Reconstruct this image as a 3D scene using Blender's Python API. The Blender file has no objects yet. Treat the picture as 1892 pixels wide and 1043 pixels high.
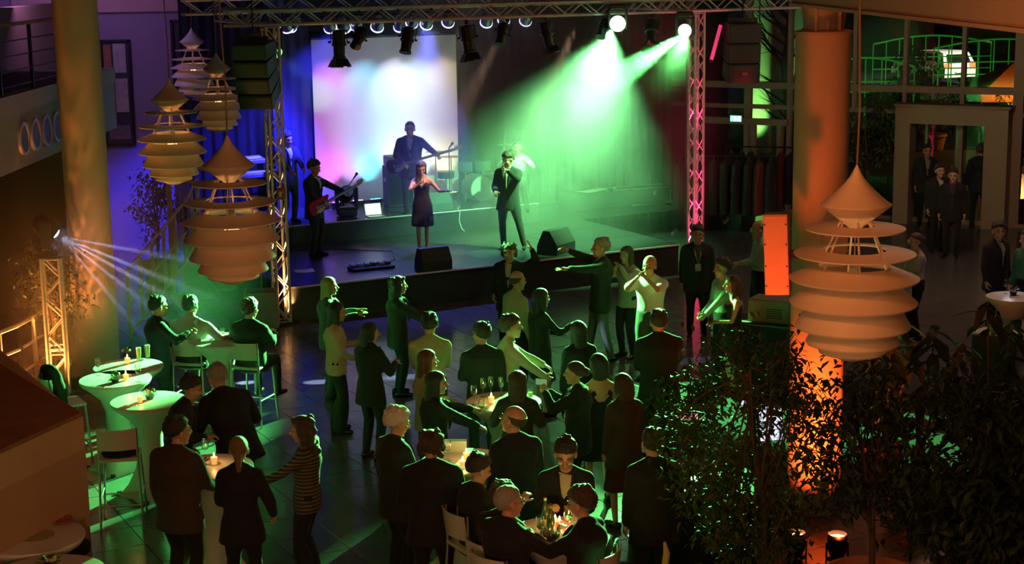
import bpy, bmesh, math, random
from mathutils import Vector, Matrix, Euler, noise
random.seed(7)
PI = math.pi
C = bpy.context.scene.collection
sc = bpy.context.scene

# ---------------------------------------------------------------- camera
F, H, PITCH, ROLL = 3000.0, 5.9, math.radians(11.17), math.radians(-0.87)
cd = bpy.data.cameras.new('camera'); cam = bpy.data.objects.new('camera', cd); C.objects.link(cam)
cd.sensor_width = 36; cd.lens = F / 1892 * 36; cd.clip_start = 0.1; cd.clip_end = 400
RM = Matrix.Rotation(PI/2 - PITCH, 3, 'X') @ Matrix.Rotation(ROLL, 3, 'Z')
cam.matrix_world = Matrix.Translation((0, 0, H)) @ RM.to_4x4()
sc.camera = cam
CO = Vector((0, 0, H))
def ray(px, py): return RM @ Vector(((px-946)/F, -(py-521.5)/F, -1))
def G(px, py, z=0.0):
    d = ray(px, py); return CO + d*((z-H)/d.z)
def AY(px, py, Y):
    d = ray(px, py); return CO + d*(Y/d.y)
# stage frame: a along the stage front, b away from the audience
SO = G(540, 531, .6); _b = G(1250, 452, .6)
U = (_b-SO).normalized(); SO = Vector((SO.x, SO.y, 0)); V = Vector((-U.y, U.x, 0)); SANG = math.atan2(U.y, U.x)
def S(a, b, z=0.0): return SO + U*a + V*b + Vector((0, 0, z))
def GS(px, py, z):                      # pixel -> (a,b) on plane z
    d = G(px, py, z)-SO; return d.dot(U), d.dot(V)
def AB(px, py, b):                      # pixel -> point in the vertical plane b = const
    d = ray(px, py); t = (SO-CO).dot(V) + b; t = t/d.dot(V); return CO + d*t

# ---------------------------------------------------------------- render look, world
sc.view_settings.view_transform = 'Standard'; sc.view_settings.look = 'None'
sc.view_settings.gamma = 1; sc.view_settings.use_curve_mapping = False
sc.view_settings.exposure = 0.0
w = bpy.data.worlds.new('night'); sc.world = w; w.use_nodes = True
w.node_tree.nodes['Background'].inputs[0].default_value = (.30, .34, .45, 1)
w.node_tree.nodes['Background'].inputs[1].default_value = .008
cy = sc.cycles
cy.max_bounces = 5; cy.diffuse_bounces = 2; cy.glossy_bounces = 3; cy.transmission_bounces = 4; cy.volume_bounces = 0
cy.transparent_max_bounces = 12; cy.volume_step_rate = 2.0; cy.volume_max_steps = 128
cy.sample_clamp_indirect = 4; cy.sample_clamp_direct = 0; cy.caustics_reflective = False; cy.caustics_refractive = False
cy.use_denoising = True

# ---------------------------------------------------------------- lights
def aim(o, p, t):
    o.location = p; d = Vector(t)-Vector(p); o.rotation_euler = d.to_track_quat('-Z', 'Y').to_euler()
def spot(p, t, col, W, ang, blend=.3, r=.06, name='spot_lamp', vol=1.0):
    l = bpy.data.lights.new(name, 'SPOT'); l.color = col; l.energy = W; l.spot_size = math.radians(ang)
    l.spot_blend = blend; l.shadow_soft_size = r; l.volume_factor = vol if hasattr(l, 'volume_factor') else 0
    o = bpy.data.objects.new(name, l); C.objects.link(o); aim(o, p, t); return o
def point(p, col, W, r=.03, name='bulb_light'):
    l = bpy.data.lights.new(name, 'POINT'); l.color = col; l.energy = W; l.shadow_soft_size = r
    o = bpy.data.objects.new(name, l); C.objects.link(o); o.location = p; return o
def area(p, t, col, W, sx, sy, name='area_light'):
    l = bpy.data.lights.new(name, 'AREA'); l.shape = 'RECTANGLE'; l.size = sx; l.size_y = sy; l.color = col; l.energy = W
    o = bpy.data.objects.new(name, l); C.objects.link(o); aim(o, p, t); return o
GREEN = (.16, 1, .20); BLUE = (.10, .12, 1); VIOLET = (.5, .2, 1); PINK = (1, .03, .16); ORANGE = (1, .36, .07); REDOR = (1, .10, .015)
MH1 = AB(1268, 57, -.35); MH2 = AB(1144, 44, -.35); MH3 = AB(506, 92, .3)      # the three green moving heads
spot(MH1+Vector((-.12, -.12, -.1)), G(290, 700, .9), (.13, 1, .19), 165000, 14, .5, .05, 'green_beam_light')
spot(MH1+Vector((0, -.16, -.1)), G(900, 850, 1.4), GREEN, 80000, 20, .7, .05, 'green_beam_light')
spot(MH2+Vector((-.1, .14, -.1)), S(6.4, 2.6, .6), (.24, 1, .30), 13000, 76, .9, .05, 'green_beam_light')
spot(MH3+Vector((.15, -.2, -.1)), G(1190, 590, 1.0), GREEN, 48000, 15, .5, .05, 'green_beam_light')
spot(MH3+Vector((.15, .1, -.1)), S(2.9, 6, 3.3), GREEN, 900, 8, .9, .05, 'green_beam_light')
spot(S(2.2, 3.0, 4.75), S(1.3, 6, 1.6), (.035, .035, 1), 7000, 50, .6, .1, 'blue_wash_light')
spot(S(4.0, 3.0, 4.75), S(2.9, 1.0, .6), (.16, .18, 1), 1900, 48, .6, .1, 'blue_wash_light')
spot(S(4.2, .2, 4.75), S(3.3, 1.9, 1.9), (1, .62, .4), 1000, 14, .5, .05, 'front_key_light')
spot(S(5.6, .1, 4.75), S(5.1, 1.9, 1.9), (1, .62, .35), 900, 13, .5, .05, 'front_key_light')
# warm, dim room light of the gallery the photograph is taken from, then fill areas
area((2.0, 4.0, 7.2), (0, 18, 1.0), (1, .30, .09), 85, 5, 1.5, 'gallery_fill_light')
area((7.5, 26, 6.5), (6.0, 24, 0), (1, .5, .28), 120, 4, 4, 'room_fill_light')
area((7.2, 27.5, 4.6), (9.8, 35.3, 1.4), (1, .6, .36), 60, 1.5, 1.5, 'room_fill_light')  # added fill turned on the porch front to brighten it
area((-9.2, 31.2, 5.6), (-8.5, 34, 2.5), (.55, .3, 1), 40, 2.5, 1, 'room_fill_light')  # added violet fill that tints the back left wall
area((-1.5, 6.0, 2.6), (-1.0, 17, 4.4), (1, .44, .17), 90, 3.5, .6, 'gallery_fill_light')  # added low warm fill, brightens the pendant lamps from below
area((.8, 9.0, 5.2), (3.2, 13, 5.9), (1, .25, .06), 30, .8, .3, 'gallery_fill_light')  # added orange fill aimed at the upper right slab fascia

# ---------------------------------------------------------------- materials
MATS = {}
def mat(name, col, rough=.6, metal=0., var=.12, scale=8., bump=.0, bscale=60., spec=.5, emit=None, estr=0., rnd=0., sheen=0.):
    if name in MATS: return MATS[name]
    m = bpy.data.materials.new(name); m.use_nodes = True; nt = m.node_tree; N = nt.nodes; L = nt.links
    b = N['Principled BSDF']; b.inputs['Roughness'].default_value = rough; b.inputs['Metallic'].default_value = metal
    b.inputs['Specular IOR Level'].default_value = spec
    tc = N.new('ShaderNodeTexCoord'); nz = N.new('ShaderNodeTexNoise'); nz.inputs['Scale'].default_value = scale; nz.inputs['Detail'].default_value = 4
    L.new(tc.outputs['Object'], nz.inputs['Vector'])
    mr = N.new('ShaderNodeMapRange'); mr.inputs[3].default_value = 1-var; mr.inputs[4].default_value = 1+var
    L.new(nz.outputs[0], mr.inputs[0])
    src = mr.outputs[0]
    if rnd:
        oi = N.new('ShaderNodeObjectInfo'); r2 = N.new('ShaderNodeMapRange'); r2.inputs[3].default_value = 1-rnd; r2.inputs[4].default_value = 1+rnd
        L.new(oi.outputs['Random'], r2.inputs[0]); mm = N.new('ShaderNodeMath'); mm.operation = 'MULTIPLY'
        L.new(src, mm.inputs[0]); L.new(r2.outputs[0], mm.inputs[1]); src = mm.outputs[0]
    mx = N.new('ShaderNodeVectorMath'); mx.operation = 'SCALE'; mx.inputs[0].default_value = col[:3]
    L.new(src, mx.inputs['Scale']); L.new(mx.outputs[0], b.inputs['Base Color'])
    if bump:
        n2 = N.new('ShaderNodeTexNoise'); n2.inputs['Scale'].default_value = bscale; n2.inputs['Detail'].default_value = 3
        L.new(tc.outputs['Object'], n2.inputs['Vector']); bp = N.new('ShaderNodeBump'); bp.inputs['Strength'].default_value = bump; bp.inputs['Distance'].default_value = .01
        L.new(n2.outputs[0], bp.inputs['Height']); L.new(bp.outputs[0], b.inputs['Normal'])
    if emit: b.inputs['Emission Color'].default_value = (*emit, 1); b.inputs['Emission Strength'].default_value = estr
    if sheen: b.inputs['Sheen Weight'].default_value = sheen
    MATS[name] = m; return m
def glass(name, tint=(1, 1, 1), refl=.08, rough=.02):
    if name in MATS: return MATS[name]
    m = bpy.data.materials.new(name); m.use_nodes = True; nt = m.node_tree; N = nt.nodes; L = nt.links
    N.remove(N['Principled BSDF']); out = N['Material Output']
    t = N.new('ShaderNodeBsdfTransparent'); t.inputs[0].default_value = (*tint, 1)
    g = N.new('ShaderNodeBsdfGlossy'); g.inputs['Roughness'].default_value = rough
    lw = N.new('ShaderNodeLayerWeight'); lw.inputs[0].default_value = .25
    mr = N.new('ShaderNodeMapRange'); mr.inputs[3].default_value = refl; mr.inputs[4].default_value = min(1, refl*6)
    mx = N.new('ShaderNodeMixShader'); L.new(lw.outputs['Fresnel'], mr.inputs[0]); L.new(mr.outputs[0], mx.inputs[0])
    L.new(t.outputs[0], mx.inputs[1]); L.new(g.outputs[0], mx.inputs[2]); L.new(mx.outputs[0], out.inputs[0])
    MATS[name] = m; return m
def stripes(name, c1, c2, scale, rough=.8, axis='Z'):
    m = bpy.data.materials.new(name); m.use_nodes = True; nt = m.node_tree; N = nt.nodes; L = nt.links
    b = N['Principled BSDF']; b.inputs['Roughness'].default_value = rough
    tc = N.new('ShaderNodeTexCoord'); wv = N.new('ShaderNodeTexWave'); wv.bands_direction = axis; wv.inputs['Scale'].default_value = scale
    wv.inputs['Distortion'].default_value = .3; cr = N.new('ShaderNodeValToRGB'); cr.color_ramp.interpolation = 'CONSTANT'
    cr.color_ramp.elements[0].color = (*c1, 1); cr.color_ramp.elements[1].color = (*c2, 1); cr.color_ramp.elements[1].position = .62
    L.new(tc.outputs['Object'], wv.inputs[0]); L.new(wv.outputs[0], cr.inputs[0]); L.new(cr.outputs[0], b.inputs[0]); MATS[name] = m; return m

M_black = mat('black_metal', (.012, .012, .013), .45, .2, bump=.1)
M_blackp = mat('black_plastic', (.014, .014, .016), .5)
M_alu = mat('aluminium', (.62, .62, .63), .32, .9, .05, 20)
M_truss = mat('truss_aluminium', (.60, .60, .62), .42, .35, .05, 20)
M_white = mat('white_paint', (.78, .76, .72), .5, 0, .05)
M_cloth = mat('white_stretch_cloth', (.80, .80, .76), .75, 0, .05, 5, bump=.15, bscale=200)
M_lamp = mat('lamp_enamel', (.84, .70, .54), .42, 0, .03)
M_wood = mat('warm_wood', (.33, .14, .06), .5, 0, .35, 6)
M_glass = glass('clear_glass')
M_stone = mat('stone_tile', (.10, .105, .11), .2, 0, .22, 2.2, bump=.05, bscale=14, rnd=.10, spec=.35)
M_stage = mat('stage_deck', (.035, .035, .04), .3, 0, .3, 3, bump=.1, bscale=30)
M_curtain = mat('black_curtain', (.010, .010, .014), .9, 0, .2, 3)
M_bluec = mat('dark_blue_curtain', (.035, .035, .09), .85, 0, .2, 3)
M_plaster = mat('painted_plaster', (.52, .40, .30), .8, 0, .07, 3, bump=.12, bscale=120)
M_edge = mat('stage_edge_trim', (.85, .85, .86), .4, 0)
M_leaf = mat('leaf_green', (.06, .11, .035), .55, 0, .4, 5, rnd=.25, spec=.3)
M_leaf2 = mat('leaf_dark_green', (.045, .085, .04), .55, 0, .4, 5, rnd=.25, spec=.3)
M_bark = mat('bark', (.10, .07, .045), .9, 0, .3, 20, bump=.4)
M_terra = mat('terracotta', (.55, .20, .10), .7, 0, .15, 10, bump=.1)
M_soil = mat('soil', (.03, .02, .012), .95, bump=.8, bscale=40)

# ---------------------------------------------------------------- mesh helpers
class MB:
    def __init__(s): s.v = []; s.f = []
    def add(s, vs, fs):
        n = len(s.v); s.v += [Vector(v) for v in vs]; s.f += [tuple(i+n for i in f) for f in fs]; return s
    def box(s, c, d, rot=None, bev=0.):
        c = Vector(c); x, y, z = d[0]/2, d[1]/2, d[2]/2
        if bev:
            b = bev; vs = []
            for zz, k in ((-z, b), (-z+b, 0), (z-b, 0), (z, b)):
                for (sx, sy, fx) in ((-1, -1, 0), (1, -1, 1), (1, 1, 0), (-1, 1, 1)):
                    p = [Vector((sx*(x-b), sy*(y-k), zz)), Vector((sx*(x-k), sy*(y-b), zz))]
                    if (sx, sy) in ((-1, -1), (1, 1)): p.reverse()
                    vs += p
            fs = [tuple(range(7, -1, -1)), tuple(range(24, 32))]
            for r in range(3):
                for k in range(8): fs.append((r*8+k, r*8+(k+1) % 8, r*8+8+(k+1) % 8, r*8+8+k))
        else:
            vs = [Vector((a, b_, c_)) for c_ in (-z, z) for a, b_ in ((-x, -y), (x, -y), (x, y), (-x, y))]
            fs = [(3, 2, 1, 0), (4, 5, 6, 7), (0, 1, 5, 4), (1, 2, 6, 5), (2, 3, 7, 6), (3, 0, 4, 7)]
        if rot is not None:
            m = rot if isinstance(rot, Matrix) else Euler(rot).to_matrix(); vs = [m @ q for q in vs]
        return s.add([q+c for q in vs], fs)
    def cyl(s, a, b, r1, r2=None, n=10, cap=True):
        a, b = Vector(a), Vector(b); r2 = r1 if r2 is None else r2; d = (b-a)
        if d.length < 1e-6: return s
        d.normalize(); x = d.orthogonal().normalized(); y = d.cross(x)
        vs = [a+(x*math.cos(t)+y*math.sin(t))*r1 for t in [2*PI*k/n for k in range(n)]] + [b+(x*math.cos(t)+y*math.sin(t))*r2 for t in [2*PI*k/n for k in range(n)]]
        fs = [(k, (k+1) % n, n+(k+1) % n, n+k) for k in range(n)]
        if cap: fs += [tuple(range(n-1, -1, -1)), tuple(range(n, 2*n))]
        return s.add(vs, fs)
    def sph(s, c, r, n=12, m=8, rot=None):
        c = Vector(c); r = (r, r, r) if not hasattr(r, '__len__') else r
        vs = [Vector((0, 0, -r[2]))]
        for j in range(1, m):
            t = -PI/2+PI*j/m
            vs += [Vector((r[0]*math.cos(t)*math.cos(2*PI*k/n), r[1]*math.cos(t)*math.sin(2*PI*k/n), r[2]*math.sin(t))) for k in range(n)]
        vs.append(Vector((0, 0, r[2])))
        fs = [(0, 1+(k+1) % n, 1+k) for k in range(n)]
        for j in range(m-2):
            for k in range(n): fs.append((1+j*n+k, 1+j*n+(k+1) % n, 1+(j+1)*n+(k+1) % n, 1+(j+1)*n+k))
        e = len(vs)-1; fs += [(e, 1+(m-2)*n+k, 1+(m-2)*n+(k+1) % n) for k in range(n)]
        if rot is not None: vs = [rot @ q for q in vs]
        return s.add([q+c for q in vs], fs)
    def lathe(s, prof, n=32, c=(0, 0, 0), close=False):      # prof: list of (r,z)
        c = Vector(c); vs = []; L = len(prof)
        for r, z in prof: vs += [Vector((r*math.cos(2*PI*k/n), r*math.sin(2*PI*k/n), z))+c for k in range(n)]
        fs = []
        for j in range(L if close else L-1):
            j2 = (j+1) % L
            for k in range(n): fs.append((j*n+k, j*n+(k+1) % n, j2*n+(k+1) % n, j2*n+k))
        if not close:
            if prof[0][0] > 0: fs.append(tuple(range(n-1, -1, -1)))
            if prof[-1][0] > 0: fs.append(tuple((L-1)*n+k for k in range(n)))
        return s.add(vs, fs)
    def tube(s, pts, r, n=8):
        pts = [Vector(p) for p in pts]; rr = r if hasattr(r, '__len__') else [r]*len(pts); N = len(pts); vs = []; x = None
        for i, p in enumerate(pts):
            d = (pts[min(i+1, N-1)]-pts[max(i-1, 0)]).normalized()
            x = d.orthogonal().normalized() if x is None else (x-d*x.dot(d)).normalized()
            y = d.cross(x); vs += [p+(x*math.cos(2*PI*k/n)+y*math.sin(2*PI*k/n))*rr[i] for k in range(n)]
        fs = [(i*n+k, i*n+(k+1) % n, (i+1)*n+(k+1) % n, (i+1)*n+k) for i in range(N-1) for k in range(n)]
        fs += [tuple(range(n-1, -1, -1)), tuple((N-1)*n+k for k in range(n))]
        return s.add(vs, fs)
    def prism(s, poly, d):                                   # poly: 3d points, extruded by d
        n = len(poly); d = Vector(d); vs = [Vector(p) for p in poly]; vs += [p+d for p in vs]
        fs = [tuple(range(n-1, -1, -1)), tuple(range(n, 2*n))]+[(k, (k+1) % n, n+(k+1) % n, n+k) for k in range(n)]
        return s.add(vs, fs)
    def xf(s, m):
        s.v = [m @ q for q in s.v]; return s
    def mesh(s, name, m=None, smooth=False):
        me = bpy.data.meshes.new(name); me.from_pydata([tuple(q) for q in s.v], [], s.f)
        if m: me.materials.append(m)
        bm = bmesh.new(); bm.from_mesh(me); bmesh.ops.recalc_face_normals(bm, faces=bm.faces); bm.to_mesh(me); bm.free()
        if smooth:
            me.polygons.foreach_set('use_smooth', [True]*len(me.polygons))
            try: me.set_sharp_from_angle(angle=math.radians(40))
            except Exception: pass
        return me
def link(name, me, parent=None, loc=None, rot=None, scl=None):
    o = bpy.data.objects.new(name, me); C.objects.link(o)
    if parent is not None: o.parent = parent
    if loc is not None: o.location = loc
    if rot is not None: o.rotation_euler = rot
    if scl is not None: o.scale = scl
    return o
def obj(name, mb, m, parent=None, smooth=False, **k): return link(name, mb.mesh(name, m, smooth), parent, **k)
def tag(o, label, cat, group=None, kind=None):
    if label: o['label'] = label
    if cat: o['category'] = cat
    if group: o['group'] = group
    if kind: o['kind'] = kind
    return o
def thing(name, label, cat, loc=(0, 0, 0), rz=0., group=None):
    o = link(name, None, None, loc, (0, 0, rz)); o.empty_display_size = .1; return tag(o, label, cat, group)
def struct(name, mb, m, smooth=False, parent=None, **k):
    o = obj(name, mb, m, parent, smooth, **k)
    if parent is None: o['kind'] = 'structure'
    return o
def copy_tree(o, loc=None, rz=None, parent=None, label=None):
    c = o.copy(); C.objects.link(c); c.parent = parent
    if loc is not None: c.location = loc
    if rz is not None: c.rotation_euler = (0, 0, rz)
    if label: c['label'] = label
    for ch in list(o.children): copy_tree(ch, parent=c)
    return c
# ================================================================ THE SETTING
# floor: grout bed plus stone tiles
fl = struct('floor', MB().box((2, 26, -.055), (34, 48, .07)), mat('grout', (.05, .05, .05), .8))
TS = .6; cells = []
for i in range(-26, 44):
    for j in range(-34, 24):
        p = SO + U*(i*TS) + V*(j*TS)
        if 11 < p.y < 44 and -9 < p.x < 15:
            q = RM.transposed() @ (Vector((p.x, p.y, 0))-CO)
            px, py = 946+F*q.x/-q.z, 521.5-F*q.y/-q.z
            a, b = (p-SO).dot(U), (p-SO).dot(V)
            vis = 150 < px < 1330 and py < 1075 and not (b > .3 and -.3 < a < 8)
            cells.append((0 if vis else 1, p.y, p))
cells.sort(key=lambda c: (c[0], c[1]))
tile_me = MB().box((0, 0, -.01), (TS-.007, TS-.007, .02), bev=.002).mesh('tile', M_stone)
for k, (vz, _, p) in enumerate(cells[:300]):
    link('tile', tile_me, fl, (p.x, p.y, random.uniform(-.0008, .0008)), (random.uniform(-.0009, .0009), random.uniform(-.0009, .0009), SANG))
mb = MB()
for vz, _, p in cells[300:]: mb.box((p.x, p.y, -.01), (TS-.007, TS-.007, .02), rot=(0, 0, SANG))
o = obj('tiles', mb, M_stone, fl); o['kind'] = 'stuff'

# stage deck, riser, skirts
def slab(a0, a1, b0, b1, z0, z1):
    return MB().prism([S(a0, b0, z0), S(a1, b0, z0), S(a1, b1, z0), S(a0, b1, z0)], (0, 0, z1-z0))
st = thing('stage', 'low black concert stage with a raised platform at its back', 'stage', S(0, 0, 0))
def in_par(o, par):
    o.parent = par; o.matrix_parent_inverse = (Matrix.Translation(par.location) @ par.rotation_euler.to_matrix().to_4x4()).inverted(); return o
AR = 7.75
for i in range(4):
    for j in range(3):
        a0, b0 = -.1+i*(AR+.1)/4, j*1.26
        in_par(obj('deck_panel', slab(a0+.003, a0+(AR+.1)/4-.003, b0+.003, b0+1.254, .56, .6), M_stage), st)
in_par(obj('front_skirt', slab(-.1, AR, .02, .06, 0, .555), mat('stage_skirt', (.02, .021, .024), .8)), st)
in_par(obj('side_skirt', slab(AR-.04, AR, .06, 5.93, 0, .555), mat('stage_skirt', (.02, .021, .024), .8)), st)
in_par(obj('side_skirt', slab(-.1, -.06, .06, 5.93, 0, .555), mat('stage_skirt', (.02, .021, .024), .8)), st)
in_par(obj('edge_trim', slab(-.1, AR, -.02, .0, .575, .603), M_edge), st)
for i in range(3):
    a0 = -.1+i*6.9/3
    in_par(obj('riser_panel', slab(a0+.003, a0+6.9/3-.003, 3.78, 5.93, .96, 1.0), mat('riser_deck', (.06, .06, .07), .25, 0, .3, 3)), st)
in_par(obj('riser_skirt', slab(-.1, 6.8, 3.80, 3.84, .6, .96), mat('stage_skirt', (.02, .021, .024), .8)), st)
in_par(obj('riser_edge_trim', slab(-.1, 6.8, 3.765, 3.78, .985, 1.003), M_edge), st)
in_par(obj('deck_panel', slab(6.8, AR+2.6, 3.78, 5.93, .56, .6), M_stage), st)

# backdrop curtains with folds, and the white screen
def drape(name, a0, a1, b, z0, z1, m, amp=.035, wl=.22, nfold=8, label=None, cat='curtain', group=None):
    n = max(6, int((a1-a0)/wl*nfold)); mb = MB(); vs = []
    for k in range(n+1):
        a = a0+(a1-a0)*k/n; d = amp*math.sin(2*PI*a/wl)+amp*.5*math.sin(2*PI*a/wl*.37+1)
        vs += [S(a, b+d*1.2, z0), S(a, b+d, (z0+z1)/2), S(a, b+d*.7, z1)]
    fs = []
    for k in range(n):
        for r in range(2): fs.append((k*3+r, k*3+3+r, k*3+4+r, k*3+1+r))
    n0 = len(vs); vs += [v+V*.012 for v in vs]; fs += [tuple(i+n0 for i in reversed(f)) for f in fs]
    mb.add(vs, fs); o = obj(name, mb, m, None, True); return tag(o, label, cat, group)
aL = (AB(578, 200, 6.0)-SO).dot(U); aR = (AB(843, 200, 6.0)-SO).dot(U); aC = (AB(1236, 250, 6.2)-SO).dot(U)
drape('curtain', (AB(506, 250, 6.05)-SO).dot(U), aL-.02, 6.05, .6, 5.6, M_bluec, label='dark blue stage curtain at the left side of the white screen')
drape('curtain', aR+.02, aC, 6.15, .0, 5.6, M_curtain, label='wide black stage curtain at the right side of the white screen')
x0, x1 = AY(341, 250, 33.7).x, AY(530, 250, 33.7).x; vs = []; n = 120
for k in range(n+1):
    x = x0+(x1-x0)*k/n; d = .05*math.sin(x*26)+.02*math.sin(x*11); vs += [(x, 33.7+d, 0), (x, 33.7+d*.6, 5.8)]
fs = [(2*k, 2*k+2, 2*k+3, 2*k+1) for k in range(n)]; m0 = len(vs); vs += [(x, y+.012, z) for x, y, z in vs]; fs += [tuple(i+m0 for i in reversed(f)) for f in fs]
tag(obj('curtain', MB().add(vs, fs), M_curtain, None, True), 'black side curtain behind the left truss tower and hanging lamps', 'curtain')
scr = thing('projection_screen', 'tall white screen lit in violet, cyan and warm white', 'screen', S(0, 6.0, 0))
in_par(obj('screen_fabric', MB().prism([S(aL, 5.95, 1.02), S(aR, 5.95, 1.02), S(aR, 5.95, 4.42), S(aL, 5.95, 4.42)], V*.02), mat('screen_white', (.86, .86, .88), .85, 0, .01)), scr)
for (x0, x1, z0, z1) in ((aL, aR, 4.40, 4.44), (aL, aR, 1.0, 1.03)):
    in_par(obj('screen_batten', MB().prism([S(x0, 5.94, z0), S(x1, 5.94, z0), S(x1, 5.94, z1), S(x0, 5.94, z1)], V*.04), M_black), scr)

# columns
def column(base, r, ztop, label):
    c = struct('column', MB().lathe([(r, 0), (r, ztop)], 48, base), mat('column_plaster', (.60, .50, .38), .75, 0, .05, 4, bump=.15, bscale=150), True)
    c['label'] = label; return c
CL = G(183, 690); CL = Vector((CL.x, CL.y, 0)); column(CL, .315, 7, 'thick round plaster column at the left')
CRY = 16.9; CR = AY(1512, 500, CRY); CR = Vector((CR.x, CR.y, 0))
column(CR, .285, 5.12, 'round plaster column lit orange from below')
mb = MB().lathe([(.30, 5.12), (.30, 5.15), (.27, 5.16)], 48, CR); o = struct('trim_1', mb, M_plaster)
struct('trim_2', MB().lathe([(.2, 5.16), (.24, 5.42)], 24, CR), mat('frosted_collar', (.35, .28, .22), .5), True)
for k in range(3): struct('trim_3', MB().box(CR+Vector((-.12+.12*k, -.2, 5.28)), (.03, .03, .27)), M_plaster)
# upper slab on the right whose fascia crosses the top corner
struct('trim_4', MB().prism([(3.0, 17.4, 5.43), (3.35, 10.0, 5.43), (4.2, 4.0, 5.43), (16, 4, 5.43), (16, 17.4, 5.43)], (0, 0, 1.4)), M_plaster)
struct('trim_5', MB().prism([(2.97, 17.4, 5.40), (3.32, 10.0, 5.40), (4.17, 4.0, 5.40), (4.3, 4.0, 5.40), (3.42, 10, 5.40), (3.07, 17.4, 5.40)], (0, 0, .03)), M_plaster)

# left gallery: parapet with round windows, floor slab, railing
GX = -7.25
struct('trim_6', MB().box((GX-.1, 21.5, 3.55), (.2, 17, 1.1)), mat('gallery_white', (.50, .46, .40), .7, 0, .06))
struct('trim_7', MB().box((GX+.012, 21.5, 3.97), (.03, 17, .26)), mat('gallery_band', (.60, .50, .36), .5, 0, .08))
struct('trim_8', MB().box((GX-2.2, 21.5, 3.98), (4.0, 17, .2)), mat('gallery_floor', (.12, .08, .06), .6))
for k, Y in enumerate((20.9, 24.15, 24.75, 25.35, 25.95)):
    t = link('window_%d' % (k+1), None, None, (GX+.01, Y, 3.42)); t['kind'] = 'structure'
    R90 = Matrix.Rotation(PI/2, 4, 'Y')
    obj('window_frame', MB().lathe([(.20, -.02), (.25, -.02), (.25, .03), (.20, .03)], 32, close=True).xf(R90), mat('round_frame', (.72, .68, .6), .35), t, True)
    obj('pane', MB().lathe([(.2, 0), (.2, .012)], 32).xf(R90), mat('round_glass', (.16, .13, .09), .5), t)
t = thing('gallery_railing', 'dark metal railing on the gallery at the upper left corner', 'railing', (GX-.1, 14, 4.08))
for k in range(9): obj('post', MB().box((0, k*1.6, .5), (.05, .05, 1.0)), M_black, t)
for z in (.12, .34, .56, .78): obj('rail', MB().box((0, 6.6, z), (.018, 13.2, .018)), M_black, t)
obj('handrail', MB().box((0, 6.6, 1.02), (.08, 13.3, .05)), M_wood, t)

# walls
M_wallp = mat('wall_paint', (.30, .22, .30), .85, 0, .08, 2)
struct('wall_left', MB().box((-9.4, 22, 2.6), (.3, 24, 5.2)), mat('wall_brown', (.30, .17, .10), .85, 0, .1, 2))
struct('wall_back', MB().box((-8.2, 34.2, 3.4), (7.6, .3, 6.8)), M_wallp)
struct('wall_gallery', MB().box((-8.6, 28.3, 1.5), (2.6, .2, 3.0)), mat('wall_brown', (.30, .17, .10), .85, 0, .1, 2))
struct('trim_9', MB().box((-7.9, 34.0, 5.55), (4.6, .25, 1.1)), mat('trim_rose', (.5, .30, .28), .8, 0, .1, 3))
mb = AY(215, 170, 33.9)
t = thing('notice_board', 'tall dark framed notice board with pinned papers on the purple wall', 'board', (mb.x, 34.02, 3.33))
obj('board_frame', MB().box((-.29, 0, 0), (.05, .06, 2.2)).box((.29, 0, 0), (.05, .06, 2.2)).box((0, 0, 1.08), (.62, .06, .05)).box((0, 0, -1.08), (.62, .06, .05)), M_black, t)
obj('back_panel', MB().box((0, .02, 0), (.56, .02, 2.14)), mat('board_panel', (.05, .04, .05), .7), t)
for (x, z, w_, h_, c) in ((-.17, .75, .16, .5, (.4, .15, .08)), (.08, .72, .26, .6, (.45, .4, .36)), (.09, .1, .26, .4, (.4, .34, .3)), (.09, -.25, .26, .3, (.5, .42, .32)), (0, -.82, .44, .3, (.2, .15, .16))):
    obj('paper', MB().box((x, -.005, z), (w_, .01, h_)), mat('paper%d' % int(z*100), c, .8, 0, .4, 9), t)
mb = AY(338, 150, 33.9)
t = thing('notice_board', 'narrow dark framed board behind the smallest hanging lamp', 'board', (mb.x, 34.02, 3.9))
obj('board_frame', MB().box((-.2, 0, 0), (.05, .06, 1.8)).box((.2, 0, 0), (.05, .06, 1.8)).box((0, 0, .9), (.45, .06, .05)).box((0, 0, -.9), (.45, .06, .05)), M_black, t)
obj('back_panel', MB().box((0, .02, 0), (.4, .02, 1.76)), mat('board_panel', (.05, .04, .05), .7), t)

# glass facade at the back right
FA, FB = Vector((3.3, 39.7, 0)), Vector((14.2, 33.4, 0)); FD = (FB-FA).normalized(); FN = Vector((FD.y, -FD.x, 0)); FANG = math.atan2(FD.y, FD.x)
def FX(px):     # distance along the facade at picture column px
    d = ray(px, 160); k = Vector((d.x, d.y, 0)).normalized(); c = FA.x*k.y-FA.y*k.x; e = FD.x*k.y-FD.y*k.x; return -c/e
def fbox(s0, s1, z0, z1, d=.12, off=0.):
    p = [FA+FD*s0+FN*(off-d/2), FA+FD*s1+FN*(off-d/2), FA+FD*s1+FN*(off+d/2), FA+FD*s0+FN*(off+d/2)]
    return MB().prism([q+Vector((0, 0, z0)) for q in p], (0, 0, z1-z0))
M_frame = mat('facade_frame', (.42, .32, .24), .5, .1, .06)
LEN = (FB-FA).length
struct('trim_10', fbox(0, LEN, 2.90, 3.05, .2), M_frame); struct('trim_11', fbox(0, LEN, 2.42, 2.52, .12), M_frame)
struct('trim_12', fbox(0, LEN, 5.9, 6.2, .2), M_frame); struct('trim_13', fbox(0, LEN, 0, .08, .14), M_frame)
cols = [1275, 1383, 1460, 1580, 1673, 1780, 1884]; ss = [0]+[FX(c) for c in cols]+[LEN]
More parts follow.
